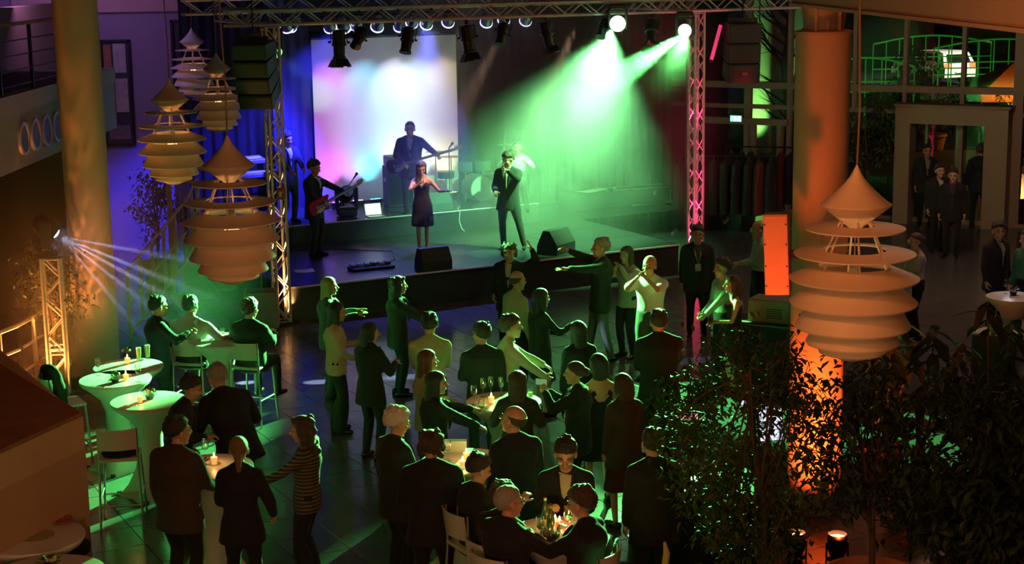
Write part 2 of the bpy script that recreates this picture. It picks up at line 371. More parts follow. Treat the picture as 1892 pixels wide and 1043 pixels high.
for k, c in enumerate(cols):
    s_ = FX(c); wd = .16 if c in (1275, 1383) else (.22 if c == 1884 else .09)
    struct('trim_%d' % (14+k), fbox(s_-wd/2, s_+wd/2, 0, 6.0, .16), M_frame)
gp = glass('facade_glass', (.88, .93, .9), .05)
for k in range(len(ss)-1):
    t = link('window_%d' % (6+k), None, None, (0, 0, 0)); t['kind'] = 'structure'
    for z0, z1 in ((3.05, 5.9), (2.52, 2.90), (.08, 2.42)):
        if z0 < 1 and 5 <= k <= 6: continue
        obj('pane', fbox(ss[k]+.05, ss[k+1]-.05, z0, z1, .012), gp, t)
# revolving door porch
s0, s1 = FX(1668), FX(1876)
M_porch = mat('porch_metal', (.50, .38, .27), .45, .2, .08)
d = link('door_1', None, None, (0, 0, 0)); d['kind'] = 'structure'
obj('door_post', fbox(s0, s0+.34, 0, 2.62, .5, .25), M_porch, d); obj('door_post', fbox(s1-.5, s1, 0, 2.62, .5, .25), M_porch, d)
obj('door_header', fbox(s0, s1, 2.25, 2.62, .5, .26), M_porch, d); obj('header_cap', fbox(s0-.05, s1+.05, 2.62, 2.68, .6, .26), M_frame, d)
sm = (s0+s1)/2
for x in (s0+.55, sm, s1-.75): obj('door_stile', fbox(x-.03, x+.03, .05, 2.25, .05, -.1), mat('door_steel', (.3, .45, .36), .3, .6), d)
for a_, b_ in ((s0+.36, sm-.04), (sm+.04, s1-.52)): obj('pane', fbox(a_, b_, .05, 2.25, .012, -.1), gp, d)
obj('door_handle', fbox(sm-.09, sm-.06, .9, 1.3, .04, -.02), M_alu, d)
# exit door left of the column with lit sign
d = link('door_2', None, None, (0, 0, 0)); d['kind'] = 'structure'; e0, e1 = FX(1280), FX(1460)
obj('door_lintel', fbox(e0, e1, 2.05, 2.2, .14, .1), M_frame, d)
for x in (e0+.05, FX(1383)+.12, e1-.25): obj('door_jamb', fbox(x, x+.12, 0, 2.05, .14, .1), M_frame, d)
t = thing('exit_sign', 'small lit white and green running man exit sign', 'sign', (FA+FD*FX(1367)+FN*.2)+Vector((0, 0, 2.12)), FANG)
obj('sign_housing', MB().box((0, 0, .07), (.30, .06, .16)), M_white, t)
obj('sign_face', MB().box((0, -.033, .07), (.27, .006, .13)), mat('exit_face', (.1, .6, .35), .5, emit=(.25, 1, .62), estr=2.2), t)
fig = MB().box((-.02, -.038, .075), (.014, .004, .04), rot=(0, .3, 0)).box((-.008, -.038, .045), (.01, .004, .035), rot=(0, -.6, 0)).box((-.035, -.038, .045), (.01, .004, .035), rot=(0, .6, 0)).box((-.02, -.038, .09), (.045, .004, .009)).sph((-.012, -.038, .108), (.009, .002, .009)).box((.055, -.038, .07), (.05, .004, .014)).box((.03, -.038, .07), (.014, .004, .03), rot=(0, .785, 0)).box((.10, -.038, .07), (.025, .004, .09))
obj('running_figure', fig, mat('exit_pictogram', (1, 1, 1), .5, emit=(1, 1, 1), estr=3), t)
# ================================================================ TRUSSES
unit_rod = MB().cyl((0, 0, 0), (0, 0, 1), 1, n=6).mesh('brace', M_truss, True)
unit_chord = MB().cyl((0, 0, 0), (0, 0, 1), 1, n=10).mesh('chord', M_truss, True)
def rod(name, a, b, r, par, me=None):
    a, b = Vector(a), Vector(b); d = b-a; o = bpy.data.objects.new(name, me or unit_rod); C.objects.link(o); o.parent = par
    o.location = a; o.rotation_euler = d.to_track_quat('Z', 'Y').to_euler(); o.scale = (r, r, d.length); return o
def truss(name, label, p0, p1, side, w=.25, pitch=.29, faces=(0, 1, 2, 3), plates=False, cat='truss', rc=.026, rb=.0135):
    p0, p1 = Vector(p0), Vector(p1); ax = (p1-p0); L = ax.length; ax.normalize(); s = Vector(side).normalized(); u = ax.cross(s).normalized()
    t = thing(name, label, cat, p0)
    cor = [(s*a+u*b)*(w/2-rc) for a, b in ((-1, -1), (1, -1), (1, 1), (-1, 1))]
    for c in cor: rod('chord', c, c+ax*L, rc, t, unit_chord)
    n = max(2, round(L/pitch)); h = L/n
    for f in faces:
        c0, c1 = cor[f], cor[(f+1) % 4]
        for k in range(n):
            a, b = (c0, c1) if (k+f//2) % 2 else (c1, c0)
            rod('brace', a+ax*(k*h+.01), b+ax*((k+1)*h-.01), rb, t)
    if plates:
        for z in (.0, L):
            for f in range(4): rod('end_ring', cor[f]+ax*(z+(.02 if z == 0 else -.02)), cor[(f+1) % 4]+ax*(z+(.02 if z == 0 else -.02)), .012, t)
    return t
TL = S(-.2, .0); TR = S(8.12, .0)
t1 = truss('truss_tower', 'silver truss tower lit amber at the left stage corner', TL+Vector((0, 0, .03)), TL+Vector((0, 0, 4.93)), U, .27, plates=True)
obj('base_plate', MB().box((0, 0, -.02), (.5, .5, .02), rot=(0, 0, SANG)), M_black, t1)
t2 = truss('truss_tower', 'silver truss tower lit pink at the right stage corner', TR+Vector((0, 0, .03)), TR+Vector((0, 0, 4.93)), U, .25, plates=True)
obj('base_plate', MB().box((0, 0, -.02), (.5, .5, .02), rot=(0, 0, SANG)), M_black, t2)
for zz in (2.42, 2.62):
    for k in range(4): rod('joint_ring', Vector((0, 0, zz))+(U*(-1 if k < 2 else 1)+V*(-1 if k in (0, 3) else 1))*.1, Vector((0, 0, zz))+(U*(-1 if k in (0, 3) else 1)+V*(-1 if k in (0, 1) else 1))*.1 if k in (0, 2) else Vector((0, 0, zz))+(U*(1 if k == 1 else -1)*-1+V*(1 if k == 1 else -1))*.1, .014, t2)
truss('front_truss', 'long silver lighting truss across the front of the stage', S((AB(417, 35, 0)-SO).dot(U), 0, 5.07), S(11.2, 0, 5.07), V, .28, .33)
truss('rear_truss', 'rear lighting truss washed blue, carrying the row of can lights', S((AB(338, 10, 2.7)-SO).dot(U), 2.7, 5.20), S(10.6, 2.7, 5.20), V, .29, .36, faces=(0, 1, 3))
truss('side_truss', 'side lighting truss running back from the left tower', S(-.2, .16, 5.07), S(-.2, 2.55, 5.07), U, .26, .33, faces=(0, 1, 3))
truss('side_truss', 'side lighting truss running back from the right tower', S(8.12, .16, 5.07), S(8.12, 2.55, 5.07), U, .26, .33, faces=(0, 1, 3))
# amber uplight at the left tower, pink one in the right tower
def parcan_floor(p, colr, emitc, es, label, lab2=None, r=.10, tilt=0.):
    t = thing('floor_uplight', label, 'spotlight', p)
    obj('can', MB().lathe([(r*.7, .03), (r, .10), (r, .26), (r*.94, .26), (r*.9, .12), (0, .11)], 20), M_black, t, True)
    obj('lens', MB().lathe([(r*.88, .22), (0, .235)], 20), mat('lens_'+colr, emitc, .3, emit=emitc, estr=es), t, True)
    obj('bracket', MB().box((0, 0, .012), (r*2.2, .05, .02)).box((r*1.07, 0, .09), (.012, .04, .17)).box((-r*1.07, 0, .09), (.012, .04, .17)), M_black, t)
    return t
pl = G(543, 592); pl.z = 0
parcan_floor(pl, 'amber', (1, .55, .25), 8, 'round amber floor uplight beside the left truss tower')
spot(TL+U*.02+Vector((.0, -.02, .12)), TL+Vector((.0, 0, 5)), (1, .45, .13), 600, 60, .4, .06, 'amber_uplight')
spot(pl+Vector((.0, -.12, .3)), TL+Vector((0, 0, 3)), (1, .45, .13), 260, 60, .4, .06, 'amber_uplight')
spot(TR+Vector((.0, -.0, .12)), TR+Vector((.0, 0, 5)), (1, .03, .12), 900, 40, .4, .06, 'pink_uplight')
spot(TR-V*.3-U*.1+Vector((.0, -.0, .2)), TR+Vector((.0, 0, 4.6)), (1, .03, .14), 900, 20, .5, .06, 'pink_uplight')
spot(TR+Vector((0, 0, 2.55)), TR+Vector((.0, 0, 5)), (1, .03, .12), 160, 40, .4, .05, 'pink_uplight')
spot(TR-V*.7+U*.6+Vector((0, 0, 2.8)), AB(1372, 125, -.3), (1, .01, .04), 70, 30, .6, .06, 'pink_uplight')

# ================================================================ PENDANT LAMPS
def lathe_ring(r0, z0, r1, z1, th=.012, n=64):
    return MB().lathe([(r0, z0), (r1, z1), (r1-.004, z1-th*.9), (r0, z0-th)], n, close=True)
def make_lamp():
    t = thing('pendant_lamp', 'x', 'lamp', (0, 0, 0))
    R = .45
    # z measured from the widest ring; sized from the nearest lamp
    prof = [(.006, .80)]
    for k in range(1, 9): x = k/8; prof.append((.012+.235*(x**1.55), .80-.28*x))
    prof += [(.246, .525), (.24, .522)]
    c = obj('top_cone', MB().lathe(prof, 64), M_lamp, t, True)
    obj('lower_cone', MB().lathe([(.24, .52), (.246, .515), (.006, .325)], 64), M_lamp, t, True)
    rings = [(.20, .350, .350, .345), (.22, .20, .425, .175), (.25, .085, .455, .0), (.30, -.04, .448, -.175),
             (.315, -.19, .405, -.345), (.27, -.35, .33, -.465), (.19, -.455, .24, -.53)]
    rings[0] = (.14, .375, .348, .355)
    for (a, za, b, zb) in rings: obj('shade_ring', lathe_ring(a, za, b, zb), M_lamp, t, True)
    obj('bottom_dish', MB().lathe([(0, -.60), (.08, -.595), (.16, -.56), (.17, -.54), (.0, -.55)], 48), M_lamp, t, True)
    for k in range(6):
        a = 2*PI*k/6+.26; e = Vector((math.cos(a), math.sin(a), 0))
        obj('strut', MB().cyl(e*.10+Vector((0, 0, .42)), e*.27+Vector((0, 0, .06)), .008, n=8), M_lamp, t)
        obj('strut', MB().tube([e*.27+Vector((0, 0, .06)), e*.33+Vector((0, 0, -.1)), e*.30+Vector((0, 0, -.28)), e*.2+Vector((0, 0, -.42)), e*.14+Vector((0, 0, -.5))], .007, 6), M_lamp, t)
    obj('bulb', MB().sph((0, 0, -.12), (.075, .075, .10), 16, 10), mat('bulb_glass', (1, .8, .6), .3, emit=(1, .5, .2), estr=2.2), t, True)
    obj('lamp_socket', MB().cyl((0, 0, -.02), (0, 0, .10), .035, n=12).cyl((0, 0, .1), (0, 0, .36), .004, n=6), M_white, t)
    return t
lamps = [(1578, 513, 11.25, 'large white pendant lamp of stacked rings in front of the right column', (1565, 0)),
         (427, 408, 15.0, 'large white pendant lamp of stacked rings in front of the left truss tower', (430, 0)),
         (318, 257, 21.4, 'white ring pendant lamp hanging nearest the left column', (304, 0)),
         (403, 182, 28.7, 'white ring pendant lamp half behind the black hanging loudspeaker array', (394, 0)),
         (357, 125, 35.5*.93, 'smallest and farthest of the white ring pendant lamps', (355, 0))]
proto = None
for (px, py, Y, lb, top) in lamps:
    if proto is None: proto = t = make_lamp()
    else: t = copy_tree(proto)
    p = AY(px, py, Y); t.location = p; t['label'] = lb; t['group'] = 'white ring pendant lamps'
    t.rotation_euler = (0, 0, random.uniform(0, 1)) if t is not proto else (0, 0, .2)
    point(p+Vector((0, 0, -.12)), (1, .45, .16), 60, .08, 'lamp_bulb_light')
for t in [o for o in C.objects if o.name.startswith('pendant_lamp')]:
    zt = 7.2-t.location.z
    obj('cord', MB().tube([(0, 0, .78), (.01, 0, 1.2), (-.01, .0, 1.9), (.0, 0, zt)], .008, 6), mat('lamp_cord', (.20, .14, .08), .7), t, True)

# ================================================================ LIGHT FIXTURES ON THE TRUSSES
def make_spotlight(barn):
    t = thing('spotlight', 'x', 'spotlight', (0, 0, 0))            # hangs at origin, body points along -Y and down when unrotated
    obj('clamp', MB().box((0, 0, -.03), (.05, .05, .1)).cyl((-.03, 0, 0), (.03, 0, 0), .04, n=10), M_black, t)
    y = link('yoke', MB().box((-.15, 0, -.22), (.012, .035, .22)).box((.15, 0, -.22), (.012, .035, .22)).box((0, 0, -.105), (.31, .035, .012)).mesh('yoke', M_black), t)
    obj('body', MB().lathe([(.07, .22), (.115, .18), (.12, -.02), (.135, -.03), (.135, -.06), (.105, -.07), (.10, -.25), (.118, -.26), (.118, -.30), (.09, -.30)], 20, (0, 0, -.32)), M_black, t, True)
    obj('cooling_fin', MB().lathe([(.128, .0), (.128, .012)], 20, (0, 0, -.22)).lathe([(.128, .0), (.128, .012)], 20, (0, 0, -.19)).lathe([(.128, .0), (.128, .012)], 20, (0, 0, -.25)), M_blackp, t)
    obj('knob', MB().cyl((.155, 0, -.32), (.20, 0, -.32), .022, n=10), M_blackp, t); obj('knob', MB().cyl((-.155, 0, -.32), (-.20, 0, -.32), .022, n=10), M_blackp, t)
    obj('lens', MB().lathe([(.095, -.60), (0, -.605)], 20), mat('spot_lens', (.2, .16, .12), .1), t)
    if barn:
        for k in range(4):
            a = k*PI/2; m = Matrix.Rotation(a, 4, 'Z')
            obj('barn_door', MB().add([(-.11, -.115, -.62), (.11, -.115, -.62), (.125, -.19, -.76), (-.125, -.19, -.76), (-.11, -.109, -.62), (.11, -.109, -.62), (.125, -.184, -.76), (-.125, -.184, -.76)],
                [(0, 1, 2, 3), (7, 6, 5, 4), (0, 4, 5, 1), (1, 5, 6, 2), (2, 6, 7, 3), (3, 7, 4, 0)]).xf(m), M_black, t)
    return t
SPL = [(627, 97, 1, -.05, .12, 1.0, 'black spotlight with open barn doors, first from the left tower'),
       (679, 88, 0, -.75, .55, .85, 'short black spotlight tilted left, second from the left tower'),
       (761, 90, 0, -.35, .25, .95, 'long black spotlight with green edge in front of the white screen'),
       (862, 90, 1, .1, .15, 1.0, 'black spotlight with barn doors at the right edge of the screen'),
       (939, 80, 0, -.5, .3, .85, 'dim black spotlight tilted left just right of the screen'),
       (1008, 82, 1, .15, .2, .9, 'dim black spotlight with barn doors in the middle of the truss'),
       (1127, 72, 0, -.65, .4, .8, 'black spotlight silhouetted against the bright green beam'),
       (1212, 75, 1, -.35, .5, 1.0, 'black barn door spotlight nearest the right tower')]
pr = {}
for (px, py, barn, ry, rx, s, lb) in SPL:
    if barn in pr: t = copy_tree(pr[barn])
    else: pr[barn] = t = make_spotlight(barn)
    q = AB(px, 40, -.1); a = (q-SO).dot(U); t.location = S(a, -.08, 4.93); t.rotation_euler = (0, -ry*.8, SANG-.1)
    t['label'] = lb; t['group'] = 'black spotlights on the front truss'; t.scale = (s*.92,)*3
    for ch in t.children:
        if ch.name.split('.')[0] not in ('clamp', 'yoke', 'knob'):
            ch.matrix_local = Matrix.Translation((0, 0, -.32)) @ Matrix.Rotation(-rx, 4, 'X') @ Matrix.Translation((0, 0, .32))
# row of PAR cans with lit rims on the rear truss
def make_par():
    t = thing('par_can', 'x', 'spotlight')
    obj('can', MB().lathe([(.05, .16), (.095, .11), (.115, -.14), (.11, -.14), (.09, .09), (0, .1)], 20, (0, 0, -.26)), mat('chrome_can', (.5, .5, .56), .25, .8), t, True)
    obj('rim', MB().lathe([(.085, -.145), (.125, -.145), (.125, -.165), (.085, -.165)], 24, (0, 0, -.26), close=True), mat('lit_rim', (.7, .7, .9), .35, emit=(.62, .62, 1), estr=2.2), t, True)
    obj('lens', MB().lathe([(.09, -.14), (0, -.145)], 20, (0, 0, -.26)), mat('par_lens', (.10, .10, .35), .1, emit=(.06, .06, .5), estr=.5), t)
    obj('yoke', MB().box((-.125, 0, -.15), (.01, .03, .26)).box((.125, 0, -.15), (.01, .03, .26)).box((0, 0, -.02), (.26, .03, .012)), M_blackp, t)
    obj('clamp', MB().box((0, 0, .03), (.04, .05, .1)), M_black, t)
    return t
ords = 'first second third fourth fifth sixth seventh eighth ninth tenth eleventh twelfth thirteenth'.split()
par0 = None
PARS = [(525, -.5), (556, .7), (603, -.6), (633, -.4), (665, .1), (705, .1), (738, -.35), (775, .35), (798, .15), (836, 0), (907, 0), (941, .05), (981, .05)]
for k, (px, ry) in enumerate(PARS):
    if par0 is None: par0 = t = make_par()
    else: t = copy_tree(par0)
    q = AB(px, 55, 2.55); t.location = S((q-SO).dot(U), 2.58, 5.0); t.rotation_euler = (.95+random.uniform(-.12, .1), ry*.45, SANG-.25+ry*.3)
    t['label'] = 'chrome can light under the rear truss, %s from the left' % ords[k]; t['group'] = 'can lights under the rear truss'
# moving heads (the green ones)
def moving_head(p, label, facing, emitc, es, hang=True, s=1., lens_r=.085):
    t = thing('moving_head_light', label, 'stage light', p); t.scale = (s, s, s); sg = -1 if hang else 1
    obj('base', MB().box((0, 0, -sg*.30), (.30, .24, .10), bev=.02), M_blackp, t)
    obj('yoke', MB().box((-.155, 0, -sg*.08), (.05, .13, .36), bev=.015).box((.155, 0, -sg*.08), (.05, .13, .36), bev=.015).box((0, 0, -sg*.235), (.34, .15, .05), bev=.015), M_blackp, t)
    d = (Vector(facing)-Vector(p)).normalized(); rz = math.atan2(d.y, d.x)-PI/2; t.rotation_euler = (0, 0, rz); m = Matrix.Rotation(-rz, 4, 'Z') @ d.to_track_quat('Z', 'Y').to_matrix().to_4x4()
    h = obj('head', MB().lathe([(.07, -.17), (.12, -.12), (.125, .05), (.10, .13), (.095, .14), (0, .139)], 20).xf(m), M_black, t, True)
    obj('lens', MB().lathe([(lens_r, .142), (lens_r*.6, .155), (0, .16)], 20).xf(m), mat('mh_lens_%s' % label[:9], emitc, .2, emit=emitc, estr=es), t, True)
    return t
moving_head(MH1+V*.05, 'green lit moving head light beside the right truss tower', CO, (.45, 1, .5), 9, lens_r=.12)
moving_head(MH2+V*.05, 'brightest green moving head light behind the middle of the truss', CO, (.5, 1, .55), 14, lens_r=.14)
moving_head(MH3+V*.05, 'green moving head light behind the left hanging loudspeakers', G(1215, 590, 1.0), (.2, 1, .3), 1.5)
# pink LED batten on the right, small clip lights
bp_ = AB(1332, 45, -.1); bq = AB(1314, 112, -.1)
t = thing('light_batten', 'slim pink glowing light batten hanging beside the right tower', 'stage light', bq)
obj('tube', MB().cyl((0, 0, 0), bp_-bq, .035, n=10), mat('pink_tube', (.9, .1, .3), .4, emit=(1, .05, .22), estr=.7), t)
obj('end_cap', MB().sph((0, 0, 0), .04, 8, 6), M_black, t); obj('end_cap', MB().sph(bp_-bq, .04, 8, 6), M_black, t)
# hanging line arrays
def line_array(label, px, ytop, n, hgt, wid, curve, rz, b, gri=None):
    q = AB(px, ytop, b); t = thing('loudspeaker_array', label, 'loudspeaker', q, rz)
    obj('flying_bar', MB().box((0, 0, .06), (wid*.9, .1, .06)).box((0, -.02, .12), (.1, .6, .05)), M_black, t)
    y = 0; z = 0; ang = 0
    for k in range(n):
        ang += curve; h = hgt; m = Matrix.Translation((0, y, z)) @ Matrix.Rotation(ang, 4, 'X')
        e = obj('speaker_box', MB().prism([(-wid/2, .28, -.01), (-wid/2, -.28, 0), (-wid/2, -.28, -h+.006), (-wid/2, .28, -h+.03)], (wid, 0, 0)).xf(m), M_blackp, t)
        obj('front_grille', MB().box((0, -.285, -h/2), (wid-.04, .02, h-.03), bev=.006).xf(m), mat('speaker_grille', (.03, .03, .032), .55, .2), e)
        y += math.sin(ang)*h; z -= math.cos(ang)*h
    obj('chain', MB().cyl((0, 0, .1), (0, 0, 2.2), .012, n=6), M_black, t)
    return t
line_array('curved black hanging loudspeaker array beside the left truss tower', 468, 78, 4, .25, .56, .12, -.15, -.35)
la = line_array('black hanging loudspeaker array lit red below at the right', 1372, 42, 3, .36, .60, .05, .05, -.3)
obj('logo_plate', MB().box((.0, -.30, -.93), (.09, .01, .05)), mat('logo_plate', (.35, .05, .05), .5), la)
obj('chain', MB().cyl((.3, -.1, .0), (.32, .0, 2.2), .012, n=6), M_black, la)
# left short tower with its moving head sending blue-white rays
q = G(112, 735); TS2 = Vector((q.x, q.y, 0))
ts = truss('truss_tower', 'short silver truss tower lit orange near the left railing', TS2+Vector((0, 0, .03)), TS2+Vector((0, 0, 2.0)), (1, .2, 0), .29, .30, plates=True)
for zz in (.62, .70):
    for k in range(4):
        a = k*PI/2+PI/4+.2; a2 = a+PI/2; rod('joint_ring', (math.cos(a)*.18, math.sin(a)*.18, zz), (math.cos(a2)*.18, math.sin(a2)*.18, zz), .013, ts)
obj('top_plate', MB().box((0, 0, 2.0), (.42, .42, .03)), M_black, ts)
mhp = TS2+Vector((-.03, -.0, 2.42)); mtgt = G(420, 640, .6)
moving_head(mhp, 'black moving head light throwing blue white rays, on the short tower', mtgt, (.75, .85, 1), 30, hang=False, s=1.15, lens_r=.055)
md = (mtgt-mhp).normalized(); BO = mhp+md*.24
for (px, py, W) in ((560, 520, 380), (560, 620, 520), (560, 690, 520), (420, 680, 420), (380, 760, 300)):
    tg = CO+ray(px, py)*((mhp.y+.6-CO.y)/ray(px, py).y); dd = (tg-BO); spot(BO, BO+dd, (.55, .66, 1), W*14, 4.2, .7, .01, 'ray_light')
spot(TS2+Vector((-.5, -.4, .15)), TS2+Vector((.0, 0, 1.7)), (1, .28, .05), 450, 95, .5, .05, 'orange_uplight')
spot(TS2+Vector((.0, 0, .08)), TS2+Vector((0, 0, 2)), (1, .30, .05), 300, 60, .5, .05, 'orange_uplight')
spot(TS2+Vector((.25, -.1, .12)), CL+Vector((-.1, -.3, 3.8)), (1, .30, .05), 170, 60, .8, .05, 'orange_uplight')
# uplights by the right column
for px, py in ((1470, 1003), (1547, 1006)):
    q = G(px, py, .15); q.z = 0
    parcan_floor(q, 'redorange', (1, .32, .08), 25, 'glowing orange floor uplight at the %s foot of the right column' % ('left' if px < 1500 else 'right'))
    spot(q+Vector((0, -.25, .27)), CR+Vector((0, -.28, 1.0)), REDOR, 640, 58, .9, .06, 'column_uplight')
# ================================================================ STAGE EQUIPMENT
def sthing(name, label, cat, a, b, z, rz=0., group=None): return thing(name, label, cat, S(a, b, z), SANG+rz, group)
# coloured LED bars washing the screen from its foot
washes = [(.10, (1, .12, .75), 95), (.24, (.62, .35, 1), 60), (.36, (.10, .75, 1), 110), (.56, (.75, .8, 1), 190), (.72, (.75, 1, .9), 130), (.9, (1, .72, .36), 130)]
for k, (f, c, W) in enumerate(washes):
    a = aL+(aR-aL)*f
    t = sthing('floor_light', 'small black colour wash light at the foot of the screen, %s from the left' % ords[k], 'stage light', a, 5.62, 1.0, 0, 'wash lights at the screen foot')
    obj('housing', MB().box((0, 0, .05), (.26, .09, .08), bev=.01), M_black, t)
    obj('lens', MB().box((0, .03, .093), (.22, .04, .006)), mat('wash_lens_%d' % k, c, .4, emit=c, estr=6), t)
    spot(S(a, 5.64, 1.11), S(a, 5.97, 3.3), c, W, 76, .9, .05, 'screen_wash_light')
    spot(S(a, 4.9, 4.7), S(a, 5.97, 3.0), (c[0]*.8+.15, c[1]*.8+.15, c[2]*.8+.2), W*1.1, 50, .9, .05, 'screen_wash_light')
# bass amplifier stack
a_, b_ = GS(728, 377, 1.0)
t = sthing('bass_amplifier', 'pale amplifier head on a tall black speaker cabinet behind the bassist', 'amplifier', a_, 5.1, 1.0, -.15)
obj('cabinet', MB().box((0, 0, .42), (.55, .42, .82), bev=.015), mat('cab_tolex', (.10, .10, .14), .7, bump=.2), t)
obj('speaker_grille', MB().box((.0, -.215, .42), (.49, .012, .74)), M_black, t)
h = obj('side_handle', MB().box((-.28, 0, .55), (.01, .16, .08), bev=.004), M_alu, t)
obj('amp_head', MB().box((0, 0, .94), (.52, .36, .2), bev=.015), mat('amp_head', (.7, .7, .75), .5), t)
obj('control_panel', MB().box((0, -.185, .97), (.46, .01, .07)), M_alu, t)
for k in range(6): obj('knob', MB().cyl((-.2+k*.075, -.19, .97), (-.2+k*.075, -.21, .97), .014, n=10), M_black, t)
# keyboards on a stand with laptop
t = sthing('keyboard_stand', 'two tier keyboard stand behind the left truss tower', 'stand', .8, 4.6, 1.0)
for s_ in (-.45, .45):
    obj('stand_leg', MB().tube([(s_, -.25, 0), (s_, .1, .9), (s_, .18, 1.12)], .018), M_black, t); obj('stand_foot', MB().box((s_, -.02, .02), (.04, .6, .04)), M_black, t)
obj('crossbar', MB().box((0, .05, .55), (.9, .03, .03)), M_black, t)
def keyboard(label, a, b, z, w_, rz, tilt):
    k = sthing('keyboard', label, 'keyboard', a, b, z, rz)
    obj('body', MB().box((0, 0, 0), (w_, .3, .08), rot=(tilt, 0, 0), bev=.01), mat('key_body', (.25, .26, .32), .4), k)
    obj('keys', MB().box((0, -.07, .045), (w_-.16, .13, .015), rot=(tilt, 0, 0)), M_white, k); return k
keyboard('lower silver keyboard on the stand behind the guitarist', .9, 4.5, 1.95, 1.1, .05, .1)
keyboard('upper silver keyboard on the stand behind the guitarist', .75, 4.75, 2.2, 1.0, .12, .2)
def laptop(label, p, rz, col, es, s=1.):
    t = thing('laptop', label, 'laptop', p, rz); t.scale = (s, s, s)
    obj('keyboard_deck', MB().box((0, -.11, .008), (.33, .22, .016), bev=.004), mat('laptop_alu', (.45, .45, .48), .35, .6), t)
    m = Matrix.Translation((0, 0, .016)) @ Matrix.Rotation(-.3, 4, 'X')
    l = obj('lid', MB().box((0, .005, .115), (.33, .008, .23), bev=.003).xf(m), mat('laptop_alu', (.45, .45, .48), .35, .6), t)
    obj('screen', MB().box((0, -.001, .115), (.31, .004, .205)).xf(m), mat('screen_'+label[:12], (.8, .8, .8), .3, 0, .3, 12, emit=col, estr=es), l)
    return t
aa, bb = GS(553, 311, 2.0); laptop('open silver laptop beside the keyboards, seen from behind', S(.45, 4.4, 1.99), SANG+2.6, (.5, .6, 1), .5, 1.1)
aa, bb = GS(695, 401, 1.0); laptop('open laptop with a white screen on the stage platform edge', S(aa, bb+.12, 1.003), SANG-.05, (.9, .95, 1), 1.1, 1.05)
# moving head on platform
q = G(640, 402, 1.0); moving_head(q+Vector((0, .15, .45)), 'large dark moving head light standing on the stage platform edge', q+Vector((1, -3, 2)), (.05, .08, .25), .3, hang=False, s=1.25)
# wedge monitors
def wedge(label, a, b, z, rz, s=1., m=None):
    t = sthing('monitor_wedge', label, 'loudspeaker', a, b, z, rz, 'stage monitor wedges'); t.scale = (s, s, s)
    obj('cabinet', MB().prism([(-.28, -.19, 0), (-.28, .19, 0), (-.28, .19, .12), (-.28, .07, .38), (-.28, -.05, .38), (-.28, -.19, .16)], (.56, 0, 0)), m or mat('wedge_black', (.02, .02, .022), .7, bump=.3), t)
    obj('front_grille', MB().prism([(-.25, .196, .13), (-.25, .08, .375), (-.25, .088, .38), (-.25, .204, .135)], (.5, 0, 0)), M_blackp, t)
    obj('side_handle', MB().box((-.285, 0, .2), (.008, .12, .05)), M_blackp, t); return t
aa, bb = GS(808, 499, .6); wedge('black monitor wedge on the stage lip right of the singer', aa, .26, .6, 0)
aa, bb = GS(815, 390, 1.0); wedge('grey blue monitor wedge on the platform behind the singer', aa, 4.1, 1.0, .1, .95, mat('wedge_grey', (.10, .12, .14), .6))
aa, bb = GS(1040, 470, .6); wedge('dark monitor wedge at the stage lip under the green haze', aa, bb+.25, .6, .5, 1.15)
# pedalboard, papers
aa, bb = GS(690, 499, .6)
t = sthing('pedalboard', 'long guitar pedalboard with blue lit pedals on the stage lip', 'pedalboard', aa, bb+.1, .6, -.05)
obj('board', MB().box((0, 0, .03), (.80, .3, .05), bev=.01), M_black, t)
for k in range(6):
    x = -.33+k*.13; c = [(.12, .14, .3), (.3, .3, .34), (.10, .12, .25), (.05, .05, .06), (.3, .3, .38), (.1, .1, .12)][k]
    pd = obj('pedal', MB().box((x, .02+.03*(k % 2), .085), (.1, .14, .05), bev=.008), mat('pedal_%d' % k, c, .4), t)
    obj('knob', MB().cyl((x-.02, .06, .11), (x-.02, .06, .13), .01, n=8).cyl((x+.02, .06, .11), (x+.02, .06, .13), .01, n=8), M_white, pd)
    obj('switch', MB().cyl((x, -.02, .11), (x, -.02, .125), .014, n=10), M_alu, pd)
def paper(label, a, b, z, rz, w_=.3, d_=.21, curl=.012):
    mb = MB(); n = 6; vs = []
    for i in range(n+1):
        x = -w_/2+w_*i/n; zz = curl*(2*i/n-1)**2
        vs += [(x, -d_/2, zz), (x, d_/2, zz+curl*.4)]
    fs = [(2*i, 2*i+2, 2*i+3, 2*i+1) for i in range(n)]; m0 = len(vs); vs += [(x, y, z_-.001) for x, y, z_ in vs]; fs += [tuple(i+m0 for i in reversed(f)) for f in fs]
    o = obj('paper_sheet', mb.add(vs, fs), M_white, None); o.location = S(a, b, z); o.rotation_euler = (0, 0, SANG+rz); return tag(o, label, 'paper')
aa, bb = GS(562, 502, .6); paper('white sheet of paper lying on the left end of the stage', aa, bb, .604, -.2, .34, .28)
